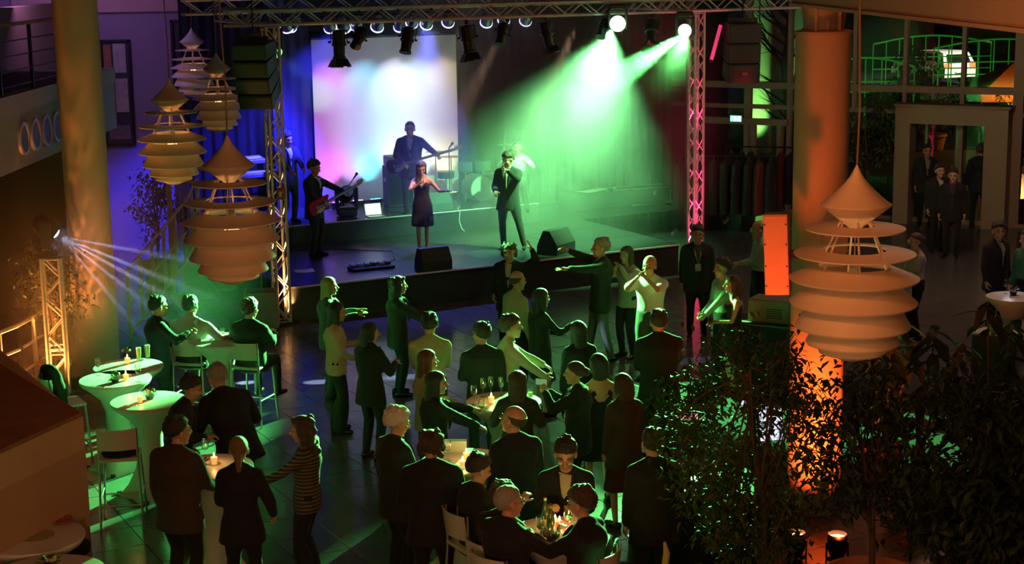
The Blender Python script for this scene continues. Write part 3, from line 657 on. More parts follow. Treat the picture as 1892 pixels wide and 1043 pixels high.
# cases on the right
aa, bb = GS(1177, 377, .6); FCb = min(bb, 5.4)
t = sthing('flight_case', 'long black flight case with metal edges on the right of the stage', 'case', aa+.02, FCb, .6, -.1)
obj('case_body', MB().box((0, 0, .19), (1.38, .42, .36)), M_blackp, t)
for z in (.012, .368):
    for y in (-.21, .21): obj('edge_profile', MB().box((0, y, z), (1.40, .03, .03)), M_alu, t)
for x in (-.69, .69):
    for y in (-.21, .21): obj('edge_profile', MB().box((x, y, .19), (.03, .03, .38)), M_alu, t)
obj('case_label', MB().box((-.58, -.216, .28), (.1, .006, .06)), M_white, t); obj('latch', MB().box((.3, -.216, .25), (.1, .012, .1)), M_alu, t)
t = sthing('side_table', 'low black table covered with a dark cloth at the right stage end', 'table', 8.9, 5.0, .6, 0)
obj('tabletop', MB().box((0, 0, .335), (1.4, .8, .03)), M_black, t); obj('cloth_skirt', MB().box((0, -.38, .16), (1.38, .02, .32)).box((-.68, 0, .16), (.02, .78, .32)).box((.68, 0, .16), (.02, .78, .32)), M_curtain, t)
for k, (x, y, r, lb) in enumerate(((8.7, 4.95, .2, 'large open sheet of paper on the low black table'), (9.2, 5.05, -.3, 'smaller tilted sheet of paper on the low black table'))): paper(lb, x, y, .9515, r, .55 if k == 0 else .4, .3, .02)
# drum kit lost in the green haze
t = sthing('drum_kit', 'drum kit hidden in the green haze behind the male singer', 'drum kit', 5.9, 5.0, 1.0 if 5.9 < 6.8 else .6, 0)
dm = mat('drum_shell', (.15, .15, .17), .3); skin = mat('drum_head', (.7, .7, .68), .5)
obj('bass_drum', MB().cyl((0, -.45, .28), (0, 0, .28), .28, n=24), dm, t); obj('bass_drum_head', MB().cyl((0, -.46, .28), (0, -.452, .28), .265, n=24), skin, t)
for x, y, z, r, h in ((-.22, -.1, .72, .15, .2), (.2, -.1, .72, .16, .2), (.62, .2, .3, .2, .38), (-.55, .15, .55, .18, .14)):
    obj('drum', MB().cyl((x, y, z-h/2), (x, y, z+h/2), r, n=20), dm, t); obj('drum_stand', MB().cyl((x, y, 0), (x, y, z-h/2), .015, n=6), M_alu, t)
for x, y, z in ((-.8, .1, 1.05), (.85, 0, 1.1), (-.35, .3, .9)):
    obj('cymbal', MB().lathe([(0, .02), (.05, .01), (.22, 0), (.22, -.004), (0, .005)], 24, (x, y, z)), mat('brass', (.6, .45, .15), .3, .9), t, True); obj('cymbal_stand', MB().cyl((x, y, 0), (x, y, z), .012, n=6), M_alu, t)
# microphone stands
def micstand(label, a, b, z0, h, boom=None, name='microphone_stand'):
    t = sthing(name, label, 'stand', a, b, z0)
    obj('pole', MB().cyl((0, 0, .05), (0, 0, h), .011, n=8), M_black, t)
    for k in range(3):
        e = Vector((math.cos(k*2.09+.4), math.sin(k*2.09+.4), 0)); obj('leg', MB().cyl((0, 0, .2), e*.28+Vector((0, 0, .012)), .009, n=6), M_black, t)
    tip = Vector((0, 0, h))
    if boom: tip = Vector(boom); obj('boom', MB().cyl((0, 0, h), tip, .009, n=6), M_black, t)
    obj('microphone', MB().cyl(tip, tip+Vector((.03, -.08, .09)), .014, .02, n=8).sph(tip+Vector((.035, -.1, .11)), .032, 10, 6), M_blackp, t, True)
aa, bb = GS(650, 392, 1.0); micstand('low black boom microphone stand between guitarist and laptop', aa-.1, bb+.35, 1.0, .25, (.30, 0, .62))
aa, bb = GS(825, 375, 1.0); micstand('thin straight microphone stand beside the neck of the bass', aa, 4.7, 1.0, 1.15)
t = sthing('saxophone', 'pale curved saxophone on its stand behind the male singer', 'instrument', (AB(935, 260, 4.4)-SO).dot(U), 4.4, 1.0)
obj('horn', MB().tube([(.08, 0, 1.45), (.10, 0, 1.62), (.02, 0, 1.66), (-.04, 0, 1.2), (-.06, 0, .95), (.0, 0, .82), (.1, 0, .86), (.15, 0, 1.05)], [.012, .014, .018, .032, .045, .055, .07, .11], 12), mat('pale_brass', (.75, .72, .62), .25, .7), t, True)
obj('stand_pole', MB().cyl((0, 0, 0), (0, 0, .85), .012, n=8), M_black, t)
for k in range(3): e = Vector((math.cos(k*2.09), math.sin(k*2.09), 0)); obj('leg', MB().cyl((0, 0, .15), e*.25+Vector((0, 0, .01)), .009, n=6), M_black, t)
# cables on the stage
def cable(label, pts, m=None):
    o = obj('cable', MB().tube(pts, .009, 6), m or M_blackp, None, True); return tag(o, label, 'cable')
aa, bb = GS(845, 388, 1.0)
cable('white cable hanging over the platform edge beside the grey wedge', [S(aa+.2, bb+.3, 1.01), S(aa+.05, 3.95, 1.01), S(aa, 3.745, .98), S(aa-.03, 3.73, .8), S(aa+.02, 3.72, .63), S(aa-.02, 3.5, .61)], M_white)
cable('black cable winding across the stage in front of the platform', [S(1.2, 3.4, .61), S(2, 3.0, .61), S(2.8, 2.2, .61), S(2.5, 1.4, .61), S(1.9, .95, .61)])
# fire extinguisher
q = G(553, 583, 0)
t = thing('fire_extinguisher', 'red fire extinguisher standing beside the left truss tower', 'fire extinguisher', (q.x, q.y+.25, 0))
obj('cylinder', MB().lathe([(.085, 0), (.09, .02), (.09, .40), (.07, .47), (.03, .5), (0, .5)], 20), mat('red_paint', (.75, .03, .02), .35), t, True)
obj('valve', MB().cyl((0, 0, .5), (0, 0, .56), .02, n=8).box((.04, 0, .57), (.12, .02, .02)).box((.03, 0, .60), (.12, .02, .015), rot=(0, -.2, 0)), M_black, t)
obj('hose', MB().tube([(-.02, 0, .54), (-.1, 0, .5), (-.11, 0, .3), (-.10, 0, .15)], .012, 6), M_black, t); obj('label_plate', MB().box((.0, -.088, .25), (.09, .006, .14)), M_white, t)
q = AB(519, 358, -.17)
t = thing('fire_sign', 'small red square fire extinguisher sign on the left tower', 'sign', q, SANG)
obj('plate', MB().box((0, 0, 0), (.15, .006, .2)), mat('sign_red', (.30, .02, .015), .6), t)
obj('pictogram', MB().lathe([(.022, -.05), (.025, .02), (.01, .04), (0, .04)], 10, (-.015, -.006, 0)).box((.03, -.006, .04), (.012, .003, .06)), M_white, t)
# ================================================================ PEOPLE
JOBS = []; JOIN = []
def remesh(name, mb, m, voxel, parent, smooth=6, noise_amp=0.):
    o = obj(name, mb, m, parent); r = o.modifiers.new('r', 'REMESH'); r.mode = 'VOXEL'; r.voxel_size = voxel; r.use_smooth_shade = True
    s = o.modifiers.new('s', 'SMOOTH'); s.iterations = smooth; s.factor = .5
    JOBS.append((o, noise_amp)); return o
def flush():
    dg = bpy.context.evaluated_depsgraph_get(); res = []
    for o, na in JOBS: res.append(bpy.data.meshes.new_from_object(o.evaluated_get(dg)))
    for (o, na), me in zip(JOBS, res):
        old = o.data; nm = old.name; mats = list(old.materials); o.modifiers.clear(); o.data = me; me.name = nm
        me.materials.clear(); [me.materials.append(x) for x in mats]; bpy.data.meshes.remove(old)
        if na:
            n_ = len(me.vertices); s = random.random()*50
            for v in me.vertices:
                q = v.co*9+Vector((s, s, s)); v.co += v.normal*na*(noise.noise(q)+.6*noise.noise(Vector((q.x*2.2, q.y*2.2, q.z*1.2))))
        me.polygons.foreach_set('use_smooth', [True]*len(me.polygons))
    JOBS.clear()
def bake_mesh(mb, voxel, smooth=3):
    o = remesh('tmp', mb, None, voxel, None, smooth); flush(); me = o.data; bpy.data.objects.remove(o)
    vs = [v.co.copy() for v in me.vertices]; fs = [tuple(p.vertices) for p in me.polygons]; bpy.data.meshes.remove(me); return vs, fs
def chain(mb, pts, rs, n=12):
    for k in range(len(pts)): mb.sph(pts[k], rs[k], n, 8)
    for k in range(len(pts)-1): mb.cyl(pts[k], pts[k+1], rs[k], rs[k+1], n)
    return mb
# head template (centre of skull at the origin, facing +Y)
hb = MB().sph((0, -.012, .03), (.076, .096, .088), 24, 16).sph((0, .025, -.035), (.060, .066, .072), 20, 12).sph((0, .060, -.098), (.026, .024, .020)).sph((0, .02, -.075), (.052, .055, .04))
chain(hb, [(0, .088, .008), (0, .112, -.026)], [.008, .0125]); hb.sph((.012, .098, -.03), (.010, .011, .008)).sph((-.012, .098, -.03), (.010, .011, .008))
chain(hb, [(-.045, .068, .014), (-.018, .084, .018), (.018, .084, .018), (.045, .068, .014)], [.010, .011, .011, .010])
for s in (-1, 1):
    hb.sph((s*.038, .066, -.026), (.021, .022, .018)); hb.sph((s*.078, -.006, -.008), (.011, .020, .031)); hb.sph((s*.076, -.006, -.032), (.008, .010, .012))
hb.sph((0, .083, -.056), (.022, .010, .006)).sph((0, .082, -.068), (.019, .010, .007))
HEAD = bake_mesh(hb, .0065, 3)
def hand_template(pose):
    mb = MB().sph((.045, 0, 0), (.048, .040, .015), 14, 10).sph((.075, 0, 0), (.022, .040, .013)); chain(mb, [(-.03, 0, 0), (.02, 0, 0)], [.025, .026])
    curl = {'relax': .45, 'open': .08, 'grip': 1.25, 'point': .5}[pose]
    for k, (y, L) in enumerate(((.030, .066), (.010, .074), (-.011, .069), (-.030, .054))):
        p = Vector((.085, y, 0)); a = 0; pts = [p]; c = curl*(1+.12*k)
        spread = (y*4 if pose == 'open' else y*1.2)
        for seg in (.45, .31, .24):
            a += c; p = p+Vector((math.cos(a), math.sin(spread)*math.cos(a)*.35*(1 if pose != 'grip' else .3), -math.sin(a)))*L*seg*1.05; pts.append(p)
        chain(mb, pts, [.0095, .009, .0082, .0072], 8)
    if pose == 'grip': tp = [(.02, .03, -.005), (.05, .045, -.025), (.075, .030, -.045), (.088, .012, -.05)]
    else: tp = [(.015, .028, -.004), (.042, .052, -.012), (.066, .064, -.022), (.085, .068, -.03)]
    chain(mb, [Vector(q) for q in tp], [.014, .0115, .010, .008], 8)
    return bake_mesh(mb, .0052, 2)
HANDS = {k: hand_template(k) for k in ('relax', 'open', 'grip')}
# hair templates
def hair_cap(front=.5, side=0., back=-.72, th=.10, lump=0., freq=20, seed=0, top=0.):
    mb = MB().sph((0, 0, 0), 1, 40, 28); out = []
    for q in mb.v:
        y = q.y; zt = side+(front-side)*max(0, y)**1.3+(back-side)*max(0, -y)**.55
        c = min(1, max(0, (q.z-zt)/.22+.4)); c = c*c*(3-2*c)
        f = .90+(.10+th)*c + (lump*noise.noise(q*freq*.2+Vector((seed, 3, 1)))*c)+top*max(0, q.z)*c
        out.append(Vector((q.x*.077*f, -.012+q.y*.097*f, .03+q.z*.089*f)))
    mb.v = out; return mb
def hair_lumps(mb, n, r, zmin, zmax, rad, seed, back=True):
    rr = random.Random(seed)
    for _ in range(n):
        a = rr.uniform(0, 2*PI); z = rr.uniform(zmin, zmax); x, y = math.cos(a), math.sin(a)
        if y > .35 and z < .06: continue
        k = math.sqrt(max(0, 1-((z-.03)/.12)**2)) if z > .03 else 1
        mb.sph((x*rad*k, -.02+y*rad*1.15*k, z), r*rr.uniform(.7, 1.2), 8, 6)
    return mb
def long_hair(L, w0=.072, w1=.06, wave=0.):
    mb = hair_cap(.5, -.25, -1, .12)
    for k in range(10):
        f = k/9; z = .04-(L+.04)*f; w = w0*(1-f)+w1*f+wave*math.sin(f*14)*.02
        mb.sph((wave*.02*math.sin(f*9), -.055-.035*math.sin(f*2), z), (w*1.12, .052-.014*f, .05), 14, 8)
        if f < .62:
            for s in (-1, 1): mb.sph((s*(.07+wave*.01*math.sin(f*11)), -.012-.01*f, z), (.026, .042, .05), 10, 8)
    return mb
HT = {'short': bake_mesh(hair_lumps(hair_cap(.48, -.12, -.88, .13, .10, 30, 1), 70, .014, .0, .122, .076, 2), .007, 0), 'shortfull': bake_mesh(hair_lumps(hair_cap(.46, -.16, -.92, .17, .2, 34, 5, .05), 46, .017, .02, .125, .074, 8), .007, 0),
      'thin': bake_mesh(hair_cap(.6, -.05, -.86, .07, .05, 26, 9), .007, 0),
      'long': bake_mesh(long_hair(.30), .010, 3), 'longer': bake_mesh(long_hair(.38, .08, .055), .010, 3), 'wavy': bake_mesh(hair_lumps(long_hair(.26, .085, .085, 1.), 60, .03, -.22, .10, .085, 3), .010, 1),
      'curly': bake_mesh(hair_lumps(hair_cap(.45, -.1, -.9, .16), 90, .022, -.06, .125, .088, 4), .008, 1),
      'bob': bake_mesh(long_hair(.10, .085, .08), .010, 3)}
pt = hair_cap(.5, -.05, -.75, .08, .02); chain(pt, [Vector((0, -.11, .05)), Vector((0, -.135, .0)), Vector((0, -.12, -.10)), Vector((0, -.10, -.2))], [.03, .028, .026, .014]); HT['ponytail'] = bake_mesh(pt, .008, 2)
bn = hair_cap(.5, -.05, -.75, .08, .02); bn.sph((0, -.12, .02), (.045, .04, .045)); HT['bun'] = bake_mesh(bn, .008, 2)
rg = hair_cap(.1, .0, -.7, .04, .03)
ring = MB()
vs_, fs_ = bake_mesh(hair_cap(.95, -.05, -.85, .07, .05), .007, 1)
# balding: keep only sides and back
def crop_top(vs, fs):
    out = []
    for v in vs:
        v = v.copy(); d = math.hypot(v.x/.08, (v.y+.03)/.10)
        if v.z > .05 and d < 1.12: v = Vector((v.x*.9, -.012+(v.y+.012)*.9, .03+(v.z-.03)*.86))
        out.append(v)
    return out, fs
HT['ring'] = crop_top(vs_, fs_)
HMESH = {}
def hair_mesh(style):
    if style not in HMESH:
        me = bpy.data.meshes.new('hair'); me.from_pydata([tuple(v) for v in HT[style][0]], [], HT[style][1]); me.polygons.foreach_set('use_smooth', [True]*len(me.polygons)); me.materials.append(None); HMESH[style] = me
    return HMESH[style]
HC = {'black': mat('hair_black', (.010, .008, .007), .5, 0, .4, 40, bump=.8, bscale=160, sheen=.12, spec=.7), 'brown': mat('hair_brown', (.05, .026, .014), .5, 0, .4, 40, bump=.8, bscale=160, sheen=.12, spec=.7),
      'blond': mat('hair_blond', (.22, .14, .06), .5, 0, .3, 40, bump=.8, bscale=160, sheen=.12), 'grey': mat('hair_grey', (.35, .34, .33), .6, 0, .3, 40, bump=.8, bscale=160, sheen=.12),
      'white': mat('hair_white', (.78, .77, .75), .6, 0, .2, 40, bump=.8, bscale=160, sheen=.12), 'auburn': mat('hair_auburn', (.16, .06, .03), .5, 0, .4, 40, bump=.8, bscale=160, sheen=.12)}
SK = {'fair': mat('skin_fair', (.60, .36, .25), .5, 0, .05, 10), 'tan': mat('skin_tan', (.48, .27, .17), .5, 0, .05, 10), 'rosy': mat('skin_rosy', (.62, .32, .23), .5, 0, .05, 10)}
M_eye = mat('eye_dark', (.02, .015, .012), .15); M_eyew = mat('eye_white', (.6, .6, .58), .2)
M_shoe = mat('shoe_black', (.012, .010, .010), .25)
CLT = {}
def cl(c, rough=.85):
    k = tuple(round(x, 3) for x in c)
    if k not in CLT: CLT[k] = mat('fabric_%d' % len(CLT), c, rough, 0, .12, 14, bump=.25, bscale=90, sheen=.06)
    return CLT[k]
DARK = (.010, .010, .012); NAVY = (.012, .014, .030); BROWN = (.055, .036, .026); CREAM = (.62, .54, .36); WHITE = (.68, .68, .66); LGREEN = (.42, .55, .42); YELW = (.50, .42, .18); JEANS = (.03, .035, .06)
def ik(a, t, l1, l2, pole):
    a, t = Vector(a), Vector(t); d = t-a; L = d.length
    if L > (l1+l2)*.999: t = a+d*((l1+l2)*.999/L); d = t-a; L = d.length
    x = (l1*l1-l2*l2+L*L)/(2*L); h = math.sqrt(max(0, l1*l1-x*x)); u = d/L; p = Vector(pole); p = p-u*p.dot(u)
    p = p.normalized() if p.length > 1e-5 else Vector((0, 1, 0)); return a+u*x+p*h, t
def ring_loft(mb, rings, n=20):      # rings: (centre, rx, ry, X axis, Y axis)
    vs = []
    for c, rx, ry, X, Y in rings:
        for k in range(n):
            t = 2*PI*k/n; vs.append(c+X*(rx*math.cos(t))+Y*(ry*math.sin(t)))
    L = len(rings); fs = [(j*n+k, j*n+(k+1) % n, (j+1)*n+(k+1) % n, (j+1)*n+k) for j in range(L-1) for k in range(n)]
    fs += [tuple(range(n-1, -1, -1)), tuple((L-1)*n+k for k in range(n))]; return mb.add(vs, fs)
def person(px, py, face, label, h=1.75, ztop=None, base=0., fem=False, top='jacket', tc=DARK, sc_=WHITE, bottom='trousers', bc=DARK, hair='short', hc='black', skin='fair',
           lean=0., side=0., twist=0., yaw=0., nod=0., hr=None, hl=None, fr=None, flt=None, pr=(.5, -1, -.5), pl=(-.5, -1, -.5), posr='relax', posl='relax', pelvis=None, seated=False,
           glasses=False, tie=None, lanyard=False, shoes=True, group=None, pos=None, build=1., fabric=None, y0=None, name='person', apron=False, roll=0.):
    s = h/1.75; build = build*(1.13 if not fem else 1.07); wa = 1.10
    if pos is None:
        p = G(px, py, (ztop if ztop is not None else base+h*math.cos(math.radians(lean))*1.008)); pos = Vector((p.x, p.y, base))
        off = Vector((0, 0, 0))
    rz = math.radians(face); rec = thing(name, label, 'person', pos, rz, group)
    hp = pelvis if pelvis is not None else (.93 if not seated else .50)
    Pp = Vector((0, 0, hp)); le = math.radians(lean)
    up = Vector((math.sin(math.radians(side)), math.sin(le), math.cos(le))).normalized(); rt0 = Vector((1, 0, -math.sin(math.radians(side)))).normalized(); rt0 = (rt0-up*rt0.dot(up)).normalized()
    fw0 = up.cross(rt0).normalized(); tw = Matrix.Rotation(math.radians(twist), 3, up); rt = tw @ rt0; fw = tw @ fw0
    sh = (.148 if fem else .170)*build; wy = .85 if fem else 1.
    at = lambda z, y=0., x=0.: Pp+up*z+fw*y+rt*x
    Nk = at(.545, .01); hw = .155*(1.04 if fem else 1.)*build
    hd = (up*.8+Vector((0, 0, .2))).normalized(); hc0 = Nk+hd*.150+fw*.025
    HM = Matrix.Translation(hc0) @ (Matrix.Rotation(rz*0+math.radians(yaw+twist), 4, 'Z') @ Matrix.Rotation(-math.radians(nod)-le*.35, 4, 'X') @ Matrix.Rotation(math.radians(roll), 4, 'Y')) @ Matrix.Scale(1.19 if not fem else 1.12, 4)
    # shift so the head sits over the clicked point
    if y0 is None and not seated or ztop is not None:
        off = Matrix.Rotation(rz, 3, 'Z') @ Vector((hc0.x*s, hc0.y*s, 0)); rec.location = Vector((pos[0]-off.x, pos[1]-off.y, pos[2]))
    SM = Matrix.Scale(s, 4)
    def tors(mb, e, z0=-.12, flare=0., top_=.52, mn=0):
        wr = (.118 if fem else .145)*build; ch = (.140 if fem else .168)*build; R = []
        spec = [(z0, hw*(1+flare), .105*build+flare*.05), (-.02, hw, .112*build), (.08, (hw+wr)/2, .105*build), (.17, wr, .095*build), (.28, (wr+ch)/2, .105*build), (.37, ch, .118*build), (.44, ch*.98, .105*build), (.49, ch*.66, .078), (.53, .066, .058)]
        for z, rx, ry in [q for q in spec if q[0] >= z0]: R.append((at(z, -.012 if z > .3 else 0), rx+e, ry+e, rt if z > .1 else (rt+rt0).normalized(), fw if z > .1 else (fw+fw0).normalized()))
        ring_loft(mb, R)
        for s_ in (-1, 1): mb.sph(at(.448, -.008, s_*(sh-.012)), .054+e, 12, 8); chain(mb, [at(.455, -.01, s_*(sh-.03)), at(.545, -.005, s_*.02)], [.048+e, .050+e*.3])
        chain(mb, [at(.455, 0, -sh*.8), at(.455, 0, sh*.8)], [.05+e]*2)
        if fem:
            for s_ in (-1, 1): mb.sph(at(.355, .082, s_*.062), (.058+e*.6,)*3, 12, 8)
        return mb
    hips = [Pp+rt0*(.080*build*sg)+Vector((0, 0, -.02)) for sg in (1, -1)]
    fts = [Vector(fr) if fr else Vector((.11, .0, .085)), Vector(flt) if flt else Vector((-.11, .0, .085))]
    legs = []
    for hpn, f in zip(hips, fts):
        k, f2 = ik(hpn, f, .42, .42, (hpn.x*.6, 1, .1 if not seated else .6)); legs.append((hpn, k, f2))
    shs = [at(.445, -.005, sh), at(.445, -.005, -sh)]; arms = []
    for S0, tg, pole, sg in ((shs[0], hr, pr, 1), (shs[1], hl, pl, -1)):
        tg = Vector(tg) if tg else S0+Vector((sg*.05, .06, -.51)); e_, w_ = ik(S0, tg, .275, .245, pole); arms.append((S0, e_, w_))
    def leglimb(mb, e, hem=0., wide=0., stop=None):
        for (a, k, f) in legs:
            m1 = a.lerp(k, .5); c1 = k.lerp(f, .3)
            if stop == 'knee': chain(mb, [a, m1, k.lerp(a, .1)], [.088*build+e, .075*build+e, .062+e+wide]); continue
            chain(mb, [a, m1, k, c1, f+(Vector((0, 0, hem)))], [.082*build+e, .073*build+e, .052+e, .052+e+wide*.5, .038+e+wide])
        return mb
    def armlimb(mb, e, upto=1., cuff=0.):
        for (a, k, f) in arms:
            if upto < .9: chain(mb, [a, a.lerp(k, upto*2 if upto < .5 else 1)], [.055+e, .052+e]); continue
            chain(mb, [a, a.lerp(k, .5), k, k.lerp(f, .35), f.lerp(k, .04)], [.056*wy+e, .052*wy+e, .044*wy+e, .041*wy+e, .030+e+cuff], 10)
        return mb
    vox = .02 if rec.location.y < 20 else .025
    # body: one continuous figure
    b = MB(); tors(b, -.004); leglimb(b, -.004); armlimb(b, -.003)
    for (a, k, f), sg in zip(legs, (1, -1)):
        fd = Vector((sg*.18, 1, 0)).normalized(); chain(b, [f+Vector((0, 0, -.035))-fd*.04, f+Vector((0, 0, -.048))+fd*.08, f+Vector((0, 0, -.06))+fd*.15], [.036, .033, .024])
    chain(b, [Nk-up*.05, hc0+Vector((0, 0, -.05))], [.062 if not fem else .052, .055 if not fem else .046]); b.xf(SM)
    body = remesh('body', b, SK[skin], vox*.85, rec, 3)
    extra = MB(); extra.add([HM @ v for v in HEAD[0]], HEAD[1])
    for (a, k, f), sg, ps in ((arms[0], 1, posr), (arms[1], -1, posl)):
        X = (f-k).normalized(); inward = Vector((-sg, .25, 0))
        Zp = inward if abs(X.z) > .55 else Vector((-sg*.4, 0, -1)); Zp = -(Zp-X*Zp.dot(X)).normalized(); Y = Zp.cross(X)
        if sg < 0: pass
        m = Matrix((X, Y*(1 if sg < 0 else -1)*1, Zp)).transposed().to_4x4(); m.translation = f-X*.0
        # thumb towards the front/top
        if (m.to_3x3() @ Vector((0, 1, 0))).dot(Vector((0, 1, 0))+Vector((0, 0, .6))) < 0: m = m @ Matrix.Diagonal((1, -1, 1, 1))
        extra.add([m @ (v*(1.0 if not fem else .92)) for v in HANDS[ps][0]], HANDS[ps][1])
    extra.xf(SM); JOIN.append((body, extra))
    for sg in (-1, 1): obj('eye', MB().sph((sg*.031, .079, .002), (.0125, .008, .006), 10, 6).xf(SM @ HM), M_eye, rec, True)
    for sg in (-1, 1):
        br = MB(); chain(br, [Vector((sg*.016, .094, .024)), Vector((sg*.034, .090, .029)), Vector((sg*.05, .078, .022))], [.0035, .0045, .003], 6)
        obj('eyebrow', br.xf(SM @ HM), HC[hc if hc in HC else 'brown'], rec, True)
    if fem: obj('lips', MB().sph((0, .0925, -.0555), (.018, .005, .004), 10, 6).sph((0, .091, -.064), (.016, .005, .0045), 10, 6).xf(SM @ HM), mat('lips', (.45, .10, .09), .4), rec, True)
    if hair:
        ho = link('hair', hair_mesh(hair), rec); ho.matrix_local = SM @ HM; ho.material_slots[0].link = 'OBJECT'; ho.material_slots[0].material = HC[hc]
    # clothes
    M_t = fabric or cl(tc)
    if bottom in ('trousers', 'wide'):
        mb = MB(); leglimb(mb, .016, -.01, .0 if bottom == 'trousers' else .045); R = [(Pp+Vector((0, 0, z)), w_+.016, d_*build+.016, rt0, fw0) for z, w_, d_ in ((-.10, hw, .112), (.0, hw, .112), (.09, (hw+(.118 if fem else .145)*build)/2+.008, .108))]; ring_loft(mb, R); remesh('trousers', mb.xf(SM), cl(bc), vox, rec, 5, .004)
    elif bottom in ('skirt', 'dress'):
        kz = -.50 if bottom == 'skirt' else -.42; fl_ = .05; mk = sum(((k) for (a, k, f) in legs), Vector())/2
        R = [(Pp+Vector((0, 0, .16)), .13*build, .105*build, rt0, fw0), (Pp, hw+.02, .125*build, rt0, fw0), (Pp+Vector((0, 0, -.2)), hw+.035, .135*build, rt0, fw0), (Vector((mk.x*.6, mk.y*.6, hp+kz)), hw+.03+fl_*.5, .14*build+fl_*.3, rt0, fw0)]
        remesh('skirt', ring_loft(MB(), R).xf(SM), cl(bc), vox, rec, 5, .005)
    if top == 'jacket':
        mb = MB(); tors(mb, .008, .03); armlimb(mb, .001); remesh('shirt', mb.xf(SM), cl(sc_), vox, rec, 4)
        mb = MB(); tors(mb, .030, -.22 if not seated else -.10, .20, .5)
        for (a, k, f) in arms: chain(mb, [a, a.lerp(k, .5), k, k.lerp(f, .4), f.lerp(k, .14)], [.074, .071, .064, .057, .047], 10)
        remesh('jacket', mb.xf(SM), M_t, vox, rec, 5, .005)
        # V of shirt, lapels and collar, lying on the chest
        def chest(x, z, e):
            wr = (.118 if fem else .145)*build; ch_ = (.140 if fem else .168)*build; f_ = min(1, max(0, (z-.17)/.2)); rx = wr+(ch_-wr)*f_+e; ry = (.095+(.118-.095)*f_)*build+e
            if z > .42: k_ = min(1, (z-.42)/.11); rx = rx*(1-k_*.45); ry = ry*(1-k_)+(.062+e)*k_
            y = ry*math.sqrt(max(.02, 1-(x/rx)**2)); return at(z, y-.012*min(1, max(0, (z-.2)/.1)), x)
        zb = .16; V1 = MB(); vs = []; n = 8; eo = .034+(.03 if fem else 0)
        for k in range(n+1):
            z = .515-(.515-zb)*k/n; wv = .050*(1-k/n)**.8+.004
            for j in range(5): vs.append(chest(wv*(j-2)/2, z, eo if j not in (0, 4) else eo-.004))
        fs = [(k*5+j, k*5+j+1, k*5+6+j, k*5+5+j) for k in range(n) for j in range(4)]; m0 = len(vs); vs += [v-fw*.012 for v in vs]; fs += [tuple(i+m0 for i in reversed(q)) for q in fs]
        obj('shirt_front', V1.add(vs, fs).xf(SM), cl(sc_), rec, True)
        lp = MB()
        for sg in (-1, 1):
            pts = [chest(sg*(.064*(1-k/n)**.8+.012), .515-(.515-zb)*k/n, eo+.004) for k in range(n+1)]; lp.tube(pts, [.012]+[.018]*(n-2)+[.012, .006], 6)
        obj('lapels', lp.xf(SM), M_t, rec, True)
        cr = MB().tube([at(.515+.014*math.cos(2*PI*k/16), .010+.074*math.sin(2*PI*k/16)*1.0, .074*math.cos(2*PI*k/16)) for k in range(17)], .011, 6); obj('shirt_collar', cr.xf(SM), cl(sc_), rec, True)
        if tie: obj('tie', MB().tube([chest(0, .505-.34*k/6, eo+.008) for k in range(7)], [.014, .012, .016, .019, .022, .02, .006], 8).xf(SM), cl(tie), rec, True)
    elif top in ('shirt', 'sweater'):
        mb = MB(); tors(mb, .014 if top == 'shirt' else .024, .03 if top == 'shirt' else -.13, 0 if top == 'shirt' else .14); armlimb(mb, .014, 1., .004); remesh(top, mb.xf(SM), M_t, vox, rec, 4, .005)
        cr = MB().tube([at(.515+.012*math.cos(2*PI*k/16), .008+.066*math.sin(2*PI*k/16), .066*math.cos(2*PI*k/16)) for k in range(17)], .012, 6); obj('collar', cr.xf(SM), M_t, rec, True)
    elif top == 'short_shirt':
        mb = MB(); tors(mb, .014, .03, 0)
        for (a, k, f) in arms: chain(mb, [a, a.lerp(k, .8)], [.068, .072])
        remesh('shirt', mb.xf(SM), M_t, vox, rec, 4, .005); obj('collar', MB().tube([at(.515+.012*math.cos(2*PI*k/16), .008+.066*math.sin(2*PI*k/16), .066*math.cos(2*PI*k/16)) for k in range(17)], .012, 6).xf(SM), M_t, rec, True)
    elif top == 'sleeveless':
        mb = MB(); wr = .118*build; ch = .14*build
        R = [(at(-.1), hw+.014, .12*build, rt, fw), (at(.02), hw+.012, .118*build, rt, fw), (at(.17), wr+.012, .105, rt, fw), (at(.3), (wr+ch)/2+.012, .115, rt, fw), (at(.40, -.01), ch+.01, .125, rt, fw)]
        ring_loft(mb, R)
        for s_ in (-1, 1): mb.sph(at(.355, .082, s_*.062), .064, 12, 8); chain(mb, [at(.40, .06, s_*.08), at(.50, .0, s_*.085), at(.40, -.09, s_*.08)], [.03, .02, .03])
        remesh('top', mb.xf(SM), M_t, vox, rec, 4, .003)
    if apron: obj('apron', MB().prism([Pp+fw0*.15+rt0*x+Vector((0, 0, z)) for x, z in ((-.17, .06), (.17, .06), (.2, -.30), (-.2, -.30))], fw0*.012).xf(SM), cl(WHITE), rec)
    if shoes:
        for (a, k, f), sg in zip(legs, (1, -1)):
            fd = Vector((sg*.18, 1, 0)).normalized(); sm = MB(); chain(sm, [f+Vector((0, 0, -.04))-fd*.045, f+Vector((0, 0, -.047))+fd*.07, f+Vector((0, 0, -.055))+fd*.155], [.043, .040, .030], 10)
            for v in sm.v: v.z = max(v.z, f.z-.085)
            if fem: sm.cyl(f-fd*.065+Vector((0, 0, -.04)), f-fd*.075+Vector((0, 0, -.085)), .02, .012, 8)
            obj('shoe', sm.xf(SM), M_shoe, rec, True)
